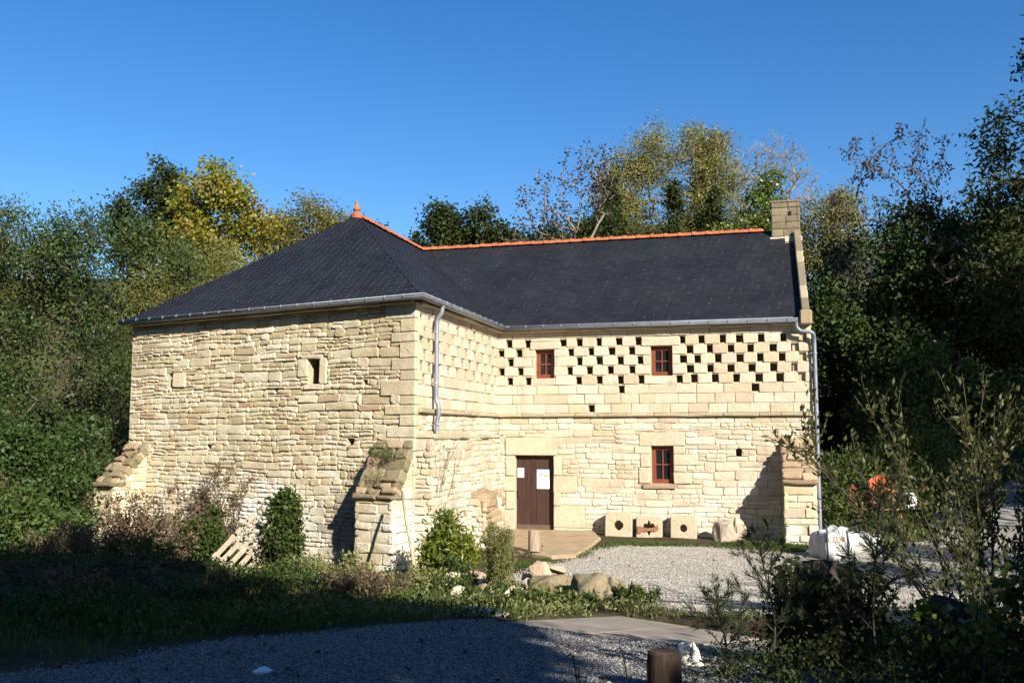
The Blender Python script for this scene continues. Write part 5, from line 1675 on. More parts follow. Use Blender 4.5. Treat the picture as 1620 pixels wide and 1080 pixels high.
# --- right hand thicket
tree("ash_tree", "ash hung with brown seed bunches above the right hand thicket", "tree", G(12.8, 30.5),
     [(11.9, 30.5, 11.6, 1.0, 0.9, 1.1), (13.6, 30.5, 11.8, 1.2, 0.9, 1.1), (12.6, 30.5, 10.0, 1.5, 1.0, 1.2), (14.6, 30.5, 10.4, 1.1, 0.9, 1.3), (11.2, 30.5, 9.6, 0.8, 0.8, 1.0)], 190, 1.3, (0.15, 0.07), 0.09, LM['keys'], M['bark'], 130, None, trunk_top=(12.8, 30.5, 7.8), wob=0.06, twigs=3, tip_r=0.009, shell=0.35, hang=0.14, bias=(0, 0, -0.9))
tree("ivy_tree", "ivy smothered thicket of trees right of the mill gable", "tree", G(13, 30.5),
     [(12.0, 30.5, 7.2, 1.6, 1.4, 2.0), (13.6, 30.5, 8.0, 1.5, 1.4, 1.9), (15.2, 30.5, 7.2, 1.6, 1.4, 2.2), (12.6, 30, 4.8, 2.2, 1.4, 1.8), (15.4, 30, 4.6, 2.0, 1.4, 1.9), (10.9, 31, 5.2, 1.3, 1.3, 2.2), (17, 30, 6, 1.6, 1.4, 3)], 420, 76, (0.16, 0.11), 0.30, LM['ivy'], M['bark_dark'], 131, None, shell=0.5, mode_all=False, gap=0.7, tints=(0, 0.85))
tree("dead_tree", "pale dead twisted branches sticking out of the ivy thicket", "tree", G(14.6, 30.2), [(14.0, 28.7, 7.8, 1.5, 0.5, 0.9), (15.2, 28.7, 8.6, 1.0, 0.5, 0.9)], 36, 0, (0.1, 0.05), 0.3, LM['brown'], M['bark_pale'], 132, None, trunk_top=(14.6, 30.0, 6.8), twigs=3, tip_r=0.010)
tree("evergreen_tree", "tall dark green tree rising at the right edge of the photo", "tree", G(16.4, 27.5),
     [(15.6, 27.5, 11.2, 1.1, 1.1, 1.4), (16.2, 27.5, 13.0, 1.2, 1.1, 1.6), (15.0, 27.5, 9.2, 1.0, 1.0, 1.2), (16.6, 27.5, 10, 1.6, 1.4, 2), (16.9, 27.5, 14.6, 1.2, 1.1, 1.2), (15.4, 27.5, 7.2, 1.4, 1.2, 1.6)], 260, 70, (0.20, 0.085), 0.30, LM['oak'], M['bark_dark'], 133, None, shell=0.45, twigs=1, mode_all=False, gap=0.7)
tree("laurel_bush", "glossy dark bushes in deep shade behind the mill gable end", "bush", G(11, 33.5),
     [(10.6, 33.5, 4.2, 1.8, 1.4, 2.6), (13, 34, 4.6, 2.2, 1.5, 3.0), (16, 33.5, 5, 2.4, 1.5, 3), (9.0, 35, 5.2, 1.6, 1.4, 3.2)], 260, 46, (0.17, 0.10), 0.42, LM['oak'], M['bark_dark'], 134, None, shell=0.55, tints=(0, 0.8))
tree("bramble_bush", "sunlit green bush on the bank behind the cement mixer", "bush", G(12.4, 27.6),
     [(12.6, 27.8, 4.0, 1.1, 0.8, 1.1), (13.6, 28, 3.4, 1.2, 0.8, 1.0), (11.6, 28, 2.6, 1.2, 0.8, 1.2), (14.8, 28, 3.0, 1.3, 0.8, 1.0)], 130, 46, (0.13, 0.10), 0.26, LM['bramble'], M['twig'], 135, None, shell=0.6)
tree("bramble_bush", "low green scrub beside the gable end behind the white sacks", "bush", G(8.6, 23.5),
     [(8.5, 23.6, 0.9, 0.9, 0.7, 0.9), (9.7, 24.2, 1.2, 1.0, 0.7, 1.1), (11.0, 25.6, 1.5, 1.2, 0.8, 1.1), (12.6, 27, 1.6, 1.2, 0.8, 1.0)], 150, 46, (0.10, 0.075), 0.22, LM['bramble'], M['twig'], 136, None, shell=0.6)
tree("oak_tree", "broad dark oak filling the slope behind the right hand thicket", "tree", G(15.5, 36),
     [(13.8, 36, 8.0, 1.8, 1.4, 2.4), (16.2, 36, 8.6, 2.2, 1.5, 2.6), (18.8, 36, 8.6, 2.0, 1.5, 2.8), (15.4, 36, 6.2, 2.8, 1.5, 2.0), (11.8, 36.5, 6.8, 1.4, 1.3, 2.0)], 300, 84, (0.19, 0.115), 0.36, LM['oak'], M['bark_dark'], 137, "oaks behind the mill", shell=0.5, mode_all=False)
for i, (x, y, h, lb) in enumerate([(-20.5, 25, 9.0, "broad dark tree at the far left beyond the willow thicket"), (-27, 31, 10.5, "second dark tree beyond the willow thicket at the far left"), (-21, 33, 10.5, "dark tree filling the gap behind the willow thicket")]):
    tree("oak_tree", lb, "tree", G(x, y), [(x, y, h - 2.6, 3.2, 2.4, 2.6), (x - 1, y, h - 5.2, 3.4, 2.4, 2.6), (x + 1.4, y, h - 4.2, 2.4, 2.2, 2.6)], 170, 80, (0.21, 0.13), 0.45, LM['bramble'] if i == 0 else LM['oak'], M['bark_dark'], 145 + i, "dark trees beyond the willow", shell=0.5, mode_all=False)
# --- left bank undergrowth
tree("bramble_bush", "bright green brambles on the bank left of the far buttress", "bush", G(-10.4, 20.4),
     [(-10.6, 20.6, 1.4, 1.0, 0.8, 1.1), (-11.6, 21.0, 2.0, 1.0, 0.8, 1.2), (-9.9, 20.2, 0.7, 0.9, 0.7, 0.8), (-12.6, 21.4, 1.9, 1.1, 0.8, 1.2), (-10.0, 21.8, 1.5, 0.7, 0.7, 1.6)], 230, 66, (0.10, 0.07), 0.20, LM['bramble'], M['twig'], 140, None, shell=0.45, mode_all=False, gap=1.2, tints=(0, 0.62))
tree("bramble_bush", "lower green scrub at the foot of the bank by the shaded mound", "bush", G(-9.9, 17.6),
     [(-9.6, 17.8, 0.7, 0.9, 0.6, 0.5), (-8.6, 17.6, 0.45, 0.8, 0.6, 0.45), (-10.6, 18.2, 0.9, 0.8, 0.6, 0.6)], 130, 46, (0.085, 0.06), 0.18, LM['bramble'], M['twig'], 141, None, shell=0.6, tints=(0.2, 1))
tree("dead_bush", "brown withered scrub over the rubble heap at the left edge", "bush", G(-11.1, 19.0),
     [(-10.9, 19.0, 0.9, 0.6, 0.5, 0.6), (-11.3, 19.3, 1.7, 0.4, 0.4, 0.6)], 90, 20, (0.07, 0.05), 0.18, LM['dry'], M['cane'], 142, None, shell=0.4, twigs=2, tip_r=0.005)


# --- weeds and shrubs with upright stems
def stems_plant(name, label, cat, base, n, H, spread, leafn, leaf, mleaf, mstem, seed, r=0.005, lean=(0, 0), top_heavy=0.2, sig=0.02, bias=(0, 0, 0.3), branches=0, blen=0.2, group=None, foliage="leaves", curve=0.15, leaf_jit=1.0):
    rs = np.random.RandomState(seed)
    base = A3(base)
    A_, B_, ra, rb, C, D = [], [], [], [], [], []
    for i in range(n):
        an, q = rs.rand() * 6.28, rs.rand() ** 0.6
        p = base + A3((math.cos(an) * spread * 0.45 * q, math.sin(an) * spread * 0.45 * q, -0.03))
        h = H * rs.uniform(0.6, 1.05)
        d = A3((math.cos(an) * q * spread * 0.5 / H + lean[0], math.sin(an) * q * spread * 0.5 / H + lean[1], 1.0)); d /= np.linalg.norm(d)
        bend = runit(1, rs)[0] * curve; bend[2] = -abs(bend[2])
        m = 7
        pts = [p + d * h * t + bend * h * t * t for t in np.linspace(0, 1, m)]
        for a in range(m - 1):
            A_.append(pts[a]); B_.append(pts[a + 1]); ra.append(r * (1 - a / m * 0.7)); rb.append(r * (1 - (a + 1) / m * 0.7))
        lines = [(pts, 1.0)]
        for _ in range(branches):
            t = rs.uniform(0.25, 0.95); k = min(int(t * (m - 1)), m - 2); f = t * (m - 1) - k
            s = pts[k] * (1 - f) + pts[k + 1] * f
            bd = d * 0.9 + runit(1, rs)[0] * 0.8; bd /= np.linalg.norm(bd)
            L = blen * (1.15 - t * 0.75) * rs.uniform(0.6, 1.2)
            bp = [s + bd * L * x + A3((0, 0, 0.2)) * L * x * x for x in np.linspace(0, 1, 4)]
            for a in range(3):
                A_.append(bp[a]); B_.append(bp[a + 1]); ra.append(r * 0.5); rb.append(r * 0.35)
            lines.append((bp, 0.7 * L / max(blen, 1e-3)))
        for (ln_, wgt) in lines:
            ln_ = np.array(ln_)
            k = int(leafn * wgt)
            if k < 1: continue
            t = rs.uniform(top_heavy, 1.0, k) * (len(ln_) - 1.001)
            j = t.astype(int); f = (t - j)[:, None]
            C.append(ln_[j] * (1 - f) + ln_[j + 1] * f + rs.normal(size=(k, 3)) * sig)
            D.append((ln_[j + 1] - ln_[j]) / (np.linalg.norm(ln_[j + 1] - ln_[j], axis=1, keepdims=True) + 1e-9) * 0.6)
    o = thing(name, label, cat, base, group)
    V, F = segs_mesh(A_, B_, np.array(ra), np.array(rb), 4)
    obj("stems", V, F, mstem, o, smooth=True, kind="stuff")
    C = np.concatenate(C); D = np.concatenate(D)
    LV, LF = leaves_mesh(C, leaf[0], leaf[1], rs, bias, 0.12, D, leaf_jit)
    obj(foliage, LV, LF, mleaf, o, tint=rs.rand(len(C)), kind="stuff")
    return o


# along the front wall
DG = "withered weeds along the foot of the front wall"
stems_plant("dry_weed", "broad clump of withered brown weeds nearest the far buttress", "weed", G(-6.9, 18.0), 26, 1.5, 1.3, 60, (0.06, 0.04), LM['dry'], M['twig'], 201, 0.008, sig=0.05, branches=5, blen=0.35, group=DG)
stems_plant("dry_weed", "tallest withered weed with brown seed heads left of the pallet", "weed", G(-6.15, 18.4), 12, 1.95, 0.7, 70, (0.055, 0.04), LM['dry'], M['twig'], 202, 0.008, sig=0.045, branches=6, blen=0.3, group=DG)
stems_plant("dry_weed", "slender withered weed rising behind the ivy beside the pallet", "weed", G(-5.35, 17.6), 6, 1.9, 0.45, 80, (0.055, 0.035), LM['dry'], M['twig'], 203, 0.007, sig=0.04, branches=6, blen=0.26, group=DG)
stems_plant("dry_weed", "low withered brown weeds right of the wooden pallet", "weed", G(-4.3, 16.75), 10, 0.95, 0.4, 40, (0.05, 0.035), LM['dry'], M['twig'], 204, 0.006, sig=0.045, branches=4, blen=0.25, group=DG)
stems_plant("dry_weed", "low dark withered weeds in front of the broad brown clump", "weed", G(-6.3, 16.6), 24, 1.0, 1.6, 50, (0.05, 0.035), LM['dry'], M['twig'], 205, 0.006, sig=0.05, branches=4, blen=0.3, group=DG)
tree("ivy_bush", "rounded green ivy bush at the left side of the wooden pallet", "ivy", G(-5.3, 16.8), [(-5.45, 16.8, 0.35, 0.28, 0.3, 0.45), (-5.65, 16.9, 0.15, 0.35, 0.3, 0.35), (-5.38, 16.8, 0.75, 0.14, 0.2, 0.3), (-5.75, 16.8, 0.5, 0.12, 0.2, 0.25)], 120, 24, (0.07, 0.055), 0.085, LM['ivy'], M['bark_dark'], 206, None, shell=0.7, tip_r=0.004, crown="leaves", stem="stems")
# ivy covered post
ivp = tree("ivy_post", "tall rounded post smothered in dark ivy before the front wall", "ivy", G(-3.95, 16.2), [(-3.95, 16.2, 0.75, 0.19, 0.2, 0.55), (-3.97, 16.2, 0.15, 0.22, 0.22, 0.5), (-3.90, 16.2, 1.08, 0.16, 0.17, 0.24), (-4.12, 16.2, 0.75, 0.08, 0.1, 0.35), (-3.79, 16.15, 0.5, 0.09, 0.1, 0.4)], 170, 28, (0.07, 0.055), 0.075, LM['ivy'], M['bark_dark'], 207, None, shell=0.8, tip_r=0.004, crown="leaves", stem="stems")
m_ = MB(); m_.tube([A3(G(-3.95, 16.2)) - UP * 0.1, A3(G(-3.95, 16.2)) + UP * 1.25], [0.15, 0.12], 10); m_.build("post", M['bark_dark'], ivp)
stems_plant("ivy_shoots", "stray leafy shoots springing from the ivy covered post", "ivy", G(-3.95, 16.1), 12, 1.55, 0.7, 14, (0.065, 0.05), LM['ivy'], M['twig'], 208, 0.004, top_heavy=0.3, sig=0.03, branches=2, blen=0.2, curve=0.3)
stems_plant("ivy_shoots", "stray leafy shoots springing from the ivy bush by the pallet", "ivy", G(-5.5, 16.7), 12, 1.1, 0.6, 14, (0.06, 0.045), LM['bramble'], M['twig'], 209, 0.004, top_heavy=0.3, sig=0.03, branches=2, blen=0.2, curve=0.3)
# green bush by the side wall and the tall feathery weed
tree("laurel_shrub", "bright yellow green bush in the corner by the thick lower wall", "shrub", G(-1.0, 15.3), [(-1.08, 15.35, 0.35, 0.32, 0.32, 0.42), (-0.84, 15.2, 0.38, 0.24, 0.3, 0.36), (-1.12, 15.4, 0.78, 0.18, 0.2, 0.28), (-1.25, 15.2, 0.1, 0.24, 0.28, 0.3)], 120, 26, (0.125, 0.04), 0.09, LM['bush'], M['twig'], 210, None, shell=0.6, tip_r=0.004, crown="leaves", stem="stems", bias=(0, -0.1, 0.1))
stems_plant("feathery_weed", "tall pale feathery weed between the loose stones and the bush", "weed", G(-0.18, 12.9), 22, 1.15, 0.34, 90, (0.045, 0.012), LM['weed'], M['twig'], 211, 0.004, sig=0.02, branches=6, blen=0.22, leaf_jit=0.7)
WG = "small leafy weeds among the rubble"
for i, (x, y, h, s, lb) in enumerate([(-1.25, 13.6, 0.35, 0.5, "small leafy weed below the leaning pole"), (-0.75, 13.2, 0.35, 0.6, "small leafy weed in front of the rubble slabs"), (-0.25, 12.2, 0.24, 0.5, "small leafy weed under the feathery weed"), (0.45, 11.7, 0.24, 0.6, "leafy weed hiding the front of the flat mossy boulder"), (0.75, 11.3, 0.20, 0.5, "leafy weed in front of the big boulder"), (1.5, 11.9, 0.26, 0.4, "small leafy weed right of the big boulder"), (-1.9, 13.2, 0.4, 0.8, "leafy weeds at the foot of the corner buttress"), (0.1, 11.2, 0.24, 0.5, "small leafy weed at the corner of the footbridge"), (-0.9, 14.7, 0.45, 0.4, "leafy weed beside the long tilted slab")]):
    stems_plant("leafy_weed", lb, "weed", G(x, y), 16, h, s, 26, (0.075, 0.032), LM['bramble'] if i % 3 else LM['weed'], M['twig'], 220 + i, 0.003, sig=0.02, branches=2, blen=0.15, group=WG)
stems_plant("buttress_weed", "small green weeds growing on the sloping buttress top", "weed", FF.pt(0.45, 1.85, 0.22), 30, 0.30, 0.5, 16, (0.09, 0.012), LM['grass'], M['twig'], 240, 0.002, sig=0.03)
stems_plant("buttress_weed", "tuft of weed in the gap halfway down the buttress top", "weed", FF.pt(0.40, 1.45, 0.45), 16, 0.28, 0.25, 16, (0.08, 0.012), LM['weed'], M['twig'], 241, 0.002, sig=0.03)
stems_plant("climber", "thin leafless climber spreading around the foot of the downpipe", "climber", FS.pt(5.3, 1.2, 0.36), 9, 1.25, 0.5, 4, (0.05, 0.04), LM['bramble'], M['bark'], 242, 0.006, lean=(0.10, 0.1), branches=4, blen=0.45, curve=0.35, top_heavy=0.1, sig=0.03)

SCR = "rough weeds over the shaded mound and verge"
for i, (x, y, h, sp_, mt, lb) in enumerate([
    (-7.6, 15.2, 0.8, 1.6, 'dry', "rough brown weeds along the left top of the shaded mound"), (-6.4, 14.6, 0.7, 1.2, 'dry', "rough brown weeds on the middle top of the shaded mound"),
    (-5.6, 14.2, 0.45, 0.9, 'bramble', "green weeds on the right shoulder of the shaded mound"), (-3.35, 13.4, 0.4, 0.8, 'bramble', "green weeds in the verge before the ivy covered post"),
    (-2.6, 14.2, 0.6, 0.9, 'weed', "pale upright weeds before the shadow side of the corner buttress"), (-2.0, 12.0, 0.45, 0.9, 'dry', "brown weeds in the verge close to the road, right of the mound"),
    (-3.4, 11.2, 0.5, 1.2, 'bramble', "shaded green weeds in the verge at the right foot of the mound"), (-5.2, 10.4, 0.5, 1.5, 'dry', "shaded brown weeds on the front slope of the mound"),
    (-4.3, 8.9, 0.4, 1.4, 'bramble', "shaded green weeds at the road edge below the mound")]):
    stems_plant("rough_weed", lb, "weed", G(x, y), 22, h, sp_, 30, (0.065, 0.028), LM[mt], M['twig'], 250 + i, 0.004, sig=0.04, branches=4, blen=0.25, group=SCR, curve=0.3)

# leaning pole and wooden pallet, grey stake
pol = MB(); p0, p1 = A3(G(-1.45, 14.35)), A3((-1.88, 16.0, 1.35))
pol.tube([p0 - UP * 0.05, p0 * 0.66 + p1 * 0.34 + A3((0.012, 0, 0)), p0 * 0.33 + p1 * 0.67 + A3((-0.008, 0, 0)), p1], [0.030, 0.027, 0.025, 0.022], 8)
tag(pol.build("wooden_pole", M['cane'], origin=p0, smooth=True), "long thin pale wooden pole leaning against the buttress corner", "pole")
M['pallet'] = plain_mat("weathered_pallet_wood", (0.26, 0.21, 0.14), (0.37, 0.31, 0.22), 4, 0.85, 0.2, 0.5, 0.006, stretch=(3, 3, 3), bscale=14)
pc = A3(G(-4.85, 16.25)) + UP * 0.10
pal = thing("wooden_pallet", "weathered wooden pallet leaning tilted against the weeds", "pallet", pc)
du = A3((0.62, 0.30, 0.72)); du /= np.linalg.norm(du)                 # slats run up to the right
dvv = A3((0.80, -0.10, -0.60)); dvv -= du * (dvv @ du); dvv /= np.linalg.norm(dvv)
dn = np.cross(du, dvv); dn = dn if dn[1] < 0 else -dn
for i in range(6):
    m_ = MB(); m_.box(pc + du * 0.42 + dvv * (-0.36 + i * 0.145), (0.50, 0.045, 0.010), du, dvv, dn); bevel(m_.build("slat", M['pallet'], pal, origin=pc + du * 0.42 + dvv * (-0.36 + i * 0.145)), 0.003)
for x in (0.0, 0.42, 0.84):
    m_ = MB(); m_.box(pc + du * x - dn * 0.05, (0.045, 0.42, 0.038), du, dvv, dn); m_.build("bearer", M['pallet'], pal)

# --- right foreground
FG_ = "feathery dark saplings in the right foreground"


def feather(label, base, H, seed, nb=16, bl=0.34, dens=34, lean=(0.0, 0.0)):
    rs = np.random.RandomState(seed)
    base = A3(base)
    A_, B_, ra, rb, C, D = [], [], [], [], [], []
    m = 9
    bend = A3((rs.normal() * 0.03, rs.normal() * 0.03, 0))
    pts = np.array([base + A3((lean[0] * t, lean[1] * t, H * t)) + bend * math.sin(t * 5) for t in np.linspace(0, 1, m)])
    for a in range(m - 1):
        A_.append(pts[a]); B_.append(pts[a + 1]); ra.append(0.011 * (1 - a / m * 0.8)); rb.append(0.011 * (1 - (a + 1) / m * 0.8))
    twigs = []
    for i in range(nb):
        t = 0.22 + 0.76 * (i + rs.rand() * 0.7) / nb
        k = min(int(t * (m - 1)), m - 2); f = t * (m - 1) - k
        s = pts[k] * (1 - f) + pts[k + 1] * f
        an = i * 2.4 + rs.rand() * 0.6
        L = bl * (1.25 - t) * rs.uniform(0.8, 1.2) + 0.05
        d = A3((math.cos(an) * 0.8, math.sin(an) * 0.8, 0.75))
        bp = np.array([s + d * L * x + A3((0, 0, 0.25)) * L * x * x for x in np.linspace(0, 1, 5)])
        for a in range(4):
            A_.append(bp[a]); B_.append(bp[a + 1]); ra.append(0.0045 * (1 - a * 0.2)); rb.append(0.0045 * (0.8 - a * 0.2))
        twigs.append(bp)
        for _ in range(3):                            # side sprays
            x = rs.uniform(0.35, 0.95); q = bp[min(int(x * 4), 3)]
            d2 = d + runit(1, rs)[0] * 0.9; d2 /= np.linalg.norm(d2)
            sp_ = np.array([q + d2 * L * 0.38 * y for y in np.linspace(0, 1, 4)])
            for a in range(3):
                A_.append(sp_[a]); B_.append(sp_[a + 1]); ra.append(0.002); rb.append(0.0015)
            twigs.append(sp_)
    twigs.append(pts[-4:])
    for ln_ in twigs:
        k = int(dens)
        t = rs.uniform(0.15, 1.0, k) * (len(ln_) - 1.001); j = t.astype(int); f = (t - j)[:, None]
        C.append(ln_[j] * (1 - f) + ln_[j + 1] * f)
        D.append((ln_[j + 1] - ln_[j]) / (np.linalg.norm(ln_[j + 1] - ln_[j], axis=1, keepdims=True) + 1e-9) * 1.1)
    o = thing("feathery_sapling", label, "sapling", base, FG_)
    V, F = segs_mesh(A_, B_, np.array(ra), np.array(rb), 5)
    obj("stem", V, F, M['bark_dark'], o, smooth=True)
    C = np.concatenate(C); D = np.concatenate(D)
    LV, LF = leaves_mesh(C, 0.055, 0.0045, rs, (0, 0, 0.2), 0.1, D, 0.8)
    obj("needles", LV, LF, LM['needle'], o, tint=rs.rand(len(C)))


feather("dark feathery sapling with open branches standing before the bright gravel", G(1.76, 6.5), 0.92, 301, 17, 0.34, 40)
feather("small dark feathery sapling just right of the white stone", G(1.37, 6.2), 0.55, 302, 12, 0.22, 36)
feather("tallest dark feathery sapling below the white sacks", G(2.36, 6.1), 1.25, 303, 24, 0.30, 46)
feather("low dark feathery sapling between the open one and the tallest one", G(2.02, 6.4), 0.62, 304, 12, 0.26, 40)
# dry stalks on the road edge
for i, (x, y, h, lb) in enumerate([(0.40, 5.55, 0.28, "dry dark stalks with curled tips at the bottom of the road, left pair"), (0.68, 5.75, 0.26, "single dry curled stalk near the dark post")]):
    rs = np.random.RandomState(310 + i)
    b = A3(G(x, y)); o = thing("dry_stalk", lb, "dry weed", b, "dry stalks on the road edge")
    for k in range(3 if i == 0 else 1):
        dx = (-0.03, 0.0, 0.03)[k] if i == 0 else 0
        hh = h * (1, 0.75, 0.55)[k]
        pts = [b + A3((dx + 0.012 * math.sin(t * 5 + k), 0, hh * t)) for t in np.linspace(0, 0.9, 8)] + [b + A3((dx - 0.03 - 0.02 * k, 0, hh * 0.97)), b + A3((dx - 0.055, 0, hh * 0.9))]
        mm = MB(); mm.tube(pts, [0.004] * 8 + [0.005, 0.002], 5)
        for t in (2, 4, 5, 7): mm.lathe(pts[t] - UP * 0.005, [(0.002, 0), (0.007, 0.006), (0.002, 0.014)], 6)
        mm.build("stem", M['bark_dark'], o, smooth=True)

# ivy stumps
def ivy_stump(label, base, h, r, nl, seed, mat=LM['ivy'], leaf=(0.075, 0.065)):
    o = thing("ivy_stump", label, "tree stump", base, "ivy covered stumps in the right foreground")
    rs = np.random.RandomState(seed)
    base = A3(base)
    m_ = MB()
    pts = [base + A3((rs.normal() * 0.02, rs.normal() * 0.02, h * t)) for t in (-0.15, 0.15, 0.5, 0.85, 1.0)]
    m_.tube(pts, [r * 1.35, r * 1.1, r * 0.95, r * 0.92, r * 0.75], 14)
    for k in range(4):
        a = rs.rand() * 6.28
        q = [base + A3((math.cos(a + t * 0.8) * r * 1.08, math.sin(a + t * 0.8) * r * 1.08, h * t)) for t in np.linspace(0, 0.95, 6)]
        m_.tube(q, 0.016, 5)
    m_.build("stump", M['bark_dark'], o, smooth=True)
    an = rs.rand(nl) * 6.28; z = rs.rand(nl) ** 0.75 * 1.05; rr = r * (1.15 + 0.55 * rs.rand(nl) ** 2) * np.where(z > 0.95, rs.rand(nl) ** 0.5, 1)
    C = base + np.stack([np.cos(an) * rr, np.sin(an) * rr, z * h + 0.02], 1)
    D = np.stack([np.cos(an), np.sin(an), np.full(nl, -0.5)], 1) * 0.9
    LV, LF = leaves_mesh(C, leaf[0], leaf[1], rs, (0, 0, 0), 0.15, D, 0.8)
    obj("leaves", LV, LF, mat, o, tint=rs.rand(nl) ** 0.8)
    return o


ivy_stump("stump hung with ivy, sunlight put into its bright leaf green, under the sallow saplings", G(2.78, 5.95), 0.50, 0.16, 900, 320, LM['bush'], (0.05, 0.045))  # brighter leaf colour carries the sunlight on this ivy
ivy_stump("dark ivy stump with an overhanging left side beside the gravel", G(2.25, 6.7), 0.62, 0.26, 1900, 321, LM['oak'], (0.05, 0.036))
ivy_stump("dark shaded stump at the bottom right corner", G(3.30, 5.7), 0.72, 0.2, 520, 322)
tree("bramble_bush", "dark low scrub filling the bottom right foreground", "bush", G(2.0, 5.5), [(1.9, 5.7, 0.9, 0.5, 0.35, 0.22), (2.5, 5.6, 0.95, 0.5, 0.35, 0.28), (1.45, 5.9, 0.8, 0.35, 0.3, 0.18), (3.1, 6.2, 0.9, 0.5, 0.4, 0.25), (2.1, 7.0, 0.75, 0.6, 0.4, 0.25), (2.9, 7.2, 0.75, 0.6, 0.4, 0.3)], 230, 24, (0.036, 0.018), 0.10, LM['oak'], M['twig'], 325, None, shell=0.5, tip_r=0.003, crown="leaves", stem="stems")


# sallow saplings: long leaning stems with sparse upright leaves
def sallow(label, base, n, H, seed, lean, spread=0.9, leafn=30, leaf=(0.066, 0.029)):
    return stems_plant("sallow_sapling", label, "sapling", base, n, H, spread, leafn, leaf, LM['sallow'], M['twig'], seed, 0.008, lean=lean, top_heavy=0.15, sig=0.03, branches=6, blen=0.8, curve=0.25, group="sallow saplings on the right", bias=(0, 0, 0.5), leaf_jit=0.9)


sallow("sallow saplings leaning over the buttress, left of the group", G(3.95, 8.3), 6, 2.5, 330, (-0.58, 0.02), 0.5, 60)
sallow("upright sallow saplings in the middle of the group on the right", G(4.15, 8.6), 6, 2.4, 331, (-0.08, 0.0), 0.9, 64)
sallow("sallow saplings at the right edge of the photo", G(4.75, 8.7), 6, 2.4, 332, (0.02, 0.1), 0.9, 64)
sallow("shorter sallow shoots in front of the group on the right", G(3.65, 7.2), 6, 1.5, 333, (0.05, 0.1), 0.7, 56)
sallow("sallow saplings furthest back behind the white sacks", G(5.3, 11.2), 8, 2.2, 334, (-0.2, 0.0), 1.2, 60)

# --- cement mixer and builders' sacks right of the buttress
M['mixer'] = plain_mat("orange_mixer_paint", (0.36, 0.075, 0.026), (0.44, 0.11, 0.04), 7, 0.55, 0.4, 0.3, 0.004)
mx0 = A3(G(8.35, 21.2))
mx = thing("cement_mixer", "orange cement mixer on a rusty stand behind the white sacks", "cement mixer", mx0)
ax = A3((-0.25, -0.55, 0.55)); ax /= np.linalg.norm(ax)
m_ = MB(); m_.lathe(mx0 + UP * 0.98 - ax * 0.34, [(0.14, 0.0), (0.25, 0.05), (0.34, 0.18), (0.35, 0.36), (0.345, 0.38), (0.30, 0.52), (0.22, 0.64), (0.235, 0.66), (0.22, 0.67), (0.20, 0.63)], 24, axis=ax)
smooth_by_angle(m_.build("drum", M['mixer'], mx), 45)
m_ = MB(); m_.lathe(mx0 + UP * 0.98 - ax * 0.34, [(0.352, 0.355), (0.375, 0.36), (0.375, 0.40), (0.352, 0.405)], 24, axis=ax); m_.build("ring_gear", M['rust'], mx)
m_ = MB()
for sx in (-0.42, 0.42):
    m_.tube([mx0 + A3((sx, 0, 0.95)), mx0 + A3((sx, 0, 0.55)), mx0 + A3((sx * 1.05, -0.35, 0.0))], 0.022, 8)
    m_.tube([mx0 + A3((sx, 0, 0.55)), mx0 + A3((sx * 1.05, 0.35, 0.12))], 0.022, 8)
m_.tube([mx0 + A3((-0.44, 0.35, 0.12)), mx0 + A3((0.44, 0.35, 0.12))], 0.02, 8)
m_.tube([mx0 + A3((-0.42, 0, 0.6)), mx0 + A3((0.42, 0, 0.6))], 0.022, 8)
m_.build("stand", M['rust'], mx, smooth=True)
for sx in (-0.48, 0.48):
    m_ = MB(); m_.lathe(mx0 + A3((sx - 0.03, 0.35, 0.15)), [(0.05, 0), (0.15, 0.005), (0.155, 0.03), (0.15, 0.055), (0.05, 0.06)], 18, axis=(1, 0, 0)); m_.build("wheel", M['iron'], mx)
m_ = MB(); m_.box(mx0 + A3((0.62, -0.05, 0.78)), (0.13, 0.15, 0.19)); bevel(m_.build("motor_cover", M['paper'], mx), 0.03)
m_ = MB(); m_.lathe(mx0 + A3((-0.62, 0, 0.95)), [(0.20, 0), (0.22, 0.01), (0.22, 0.03), (0.20, 0.03), (0.19, 0.012)], 20, axis=(1, 0, 0)); m_.build("hand_wheel", M['mixer'], mx)

M['sack'] = plain_mat("white_woven_sack", (0.36, 0.35, 0.32), (0.52, 0.51, 0.48), 5, 0.75, 0.25, 0.6, 0.02, bscale=9)  # white cloth colour lowered to carry the shade on the front
M['strap'] = plain_mat("dark_sack_strap", (0.05, 0.055, 0.08), (0.08, 0.085, 0.11), 5, 0.7, 0.2, 0)
M['sack_print'] = plain_mat("faded_orange_print", (0.50, 0.20, 0.11), (0.58, 0.27, 0.16), 9, 0.8, 0.2, 0)


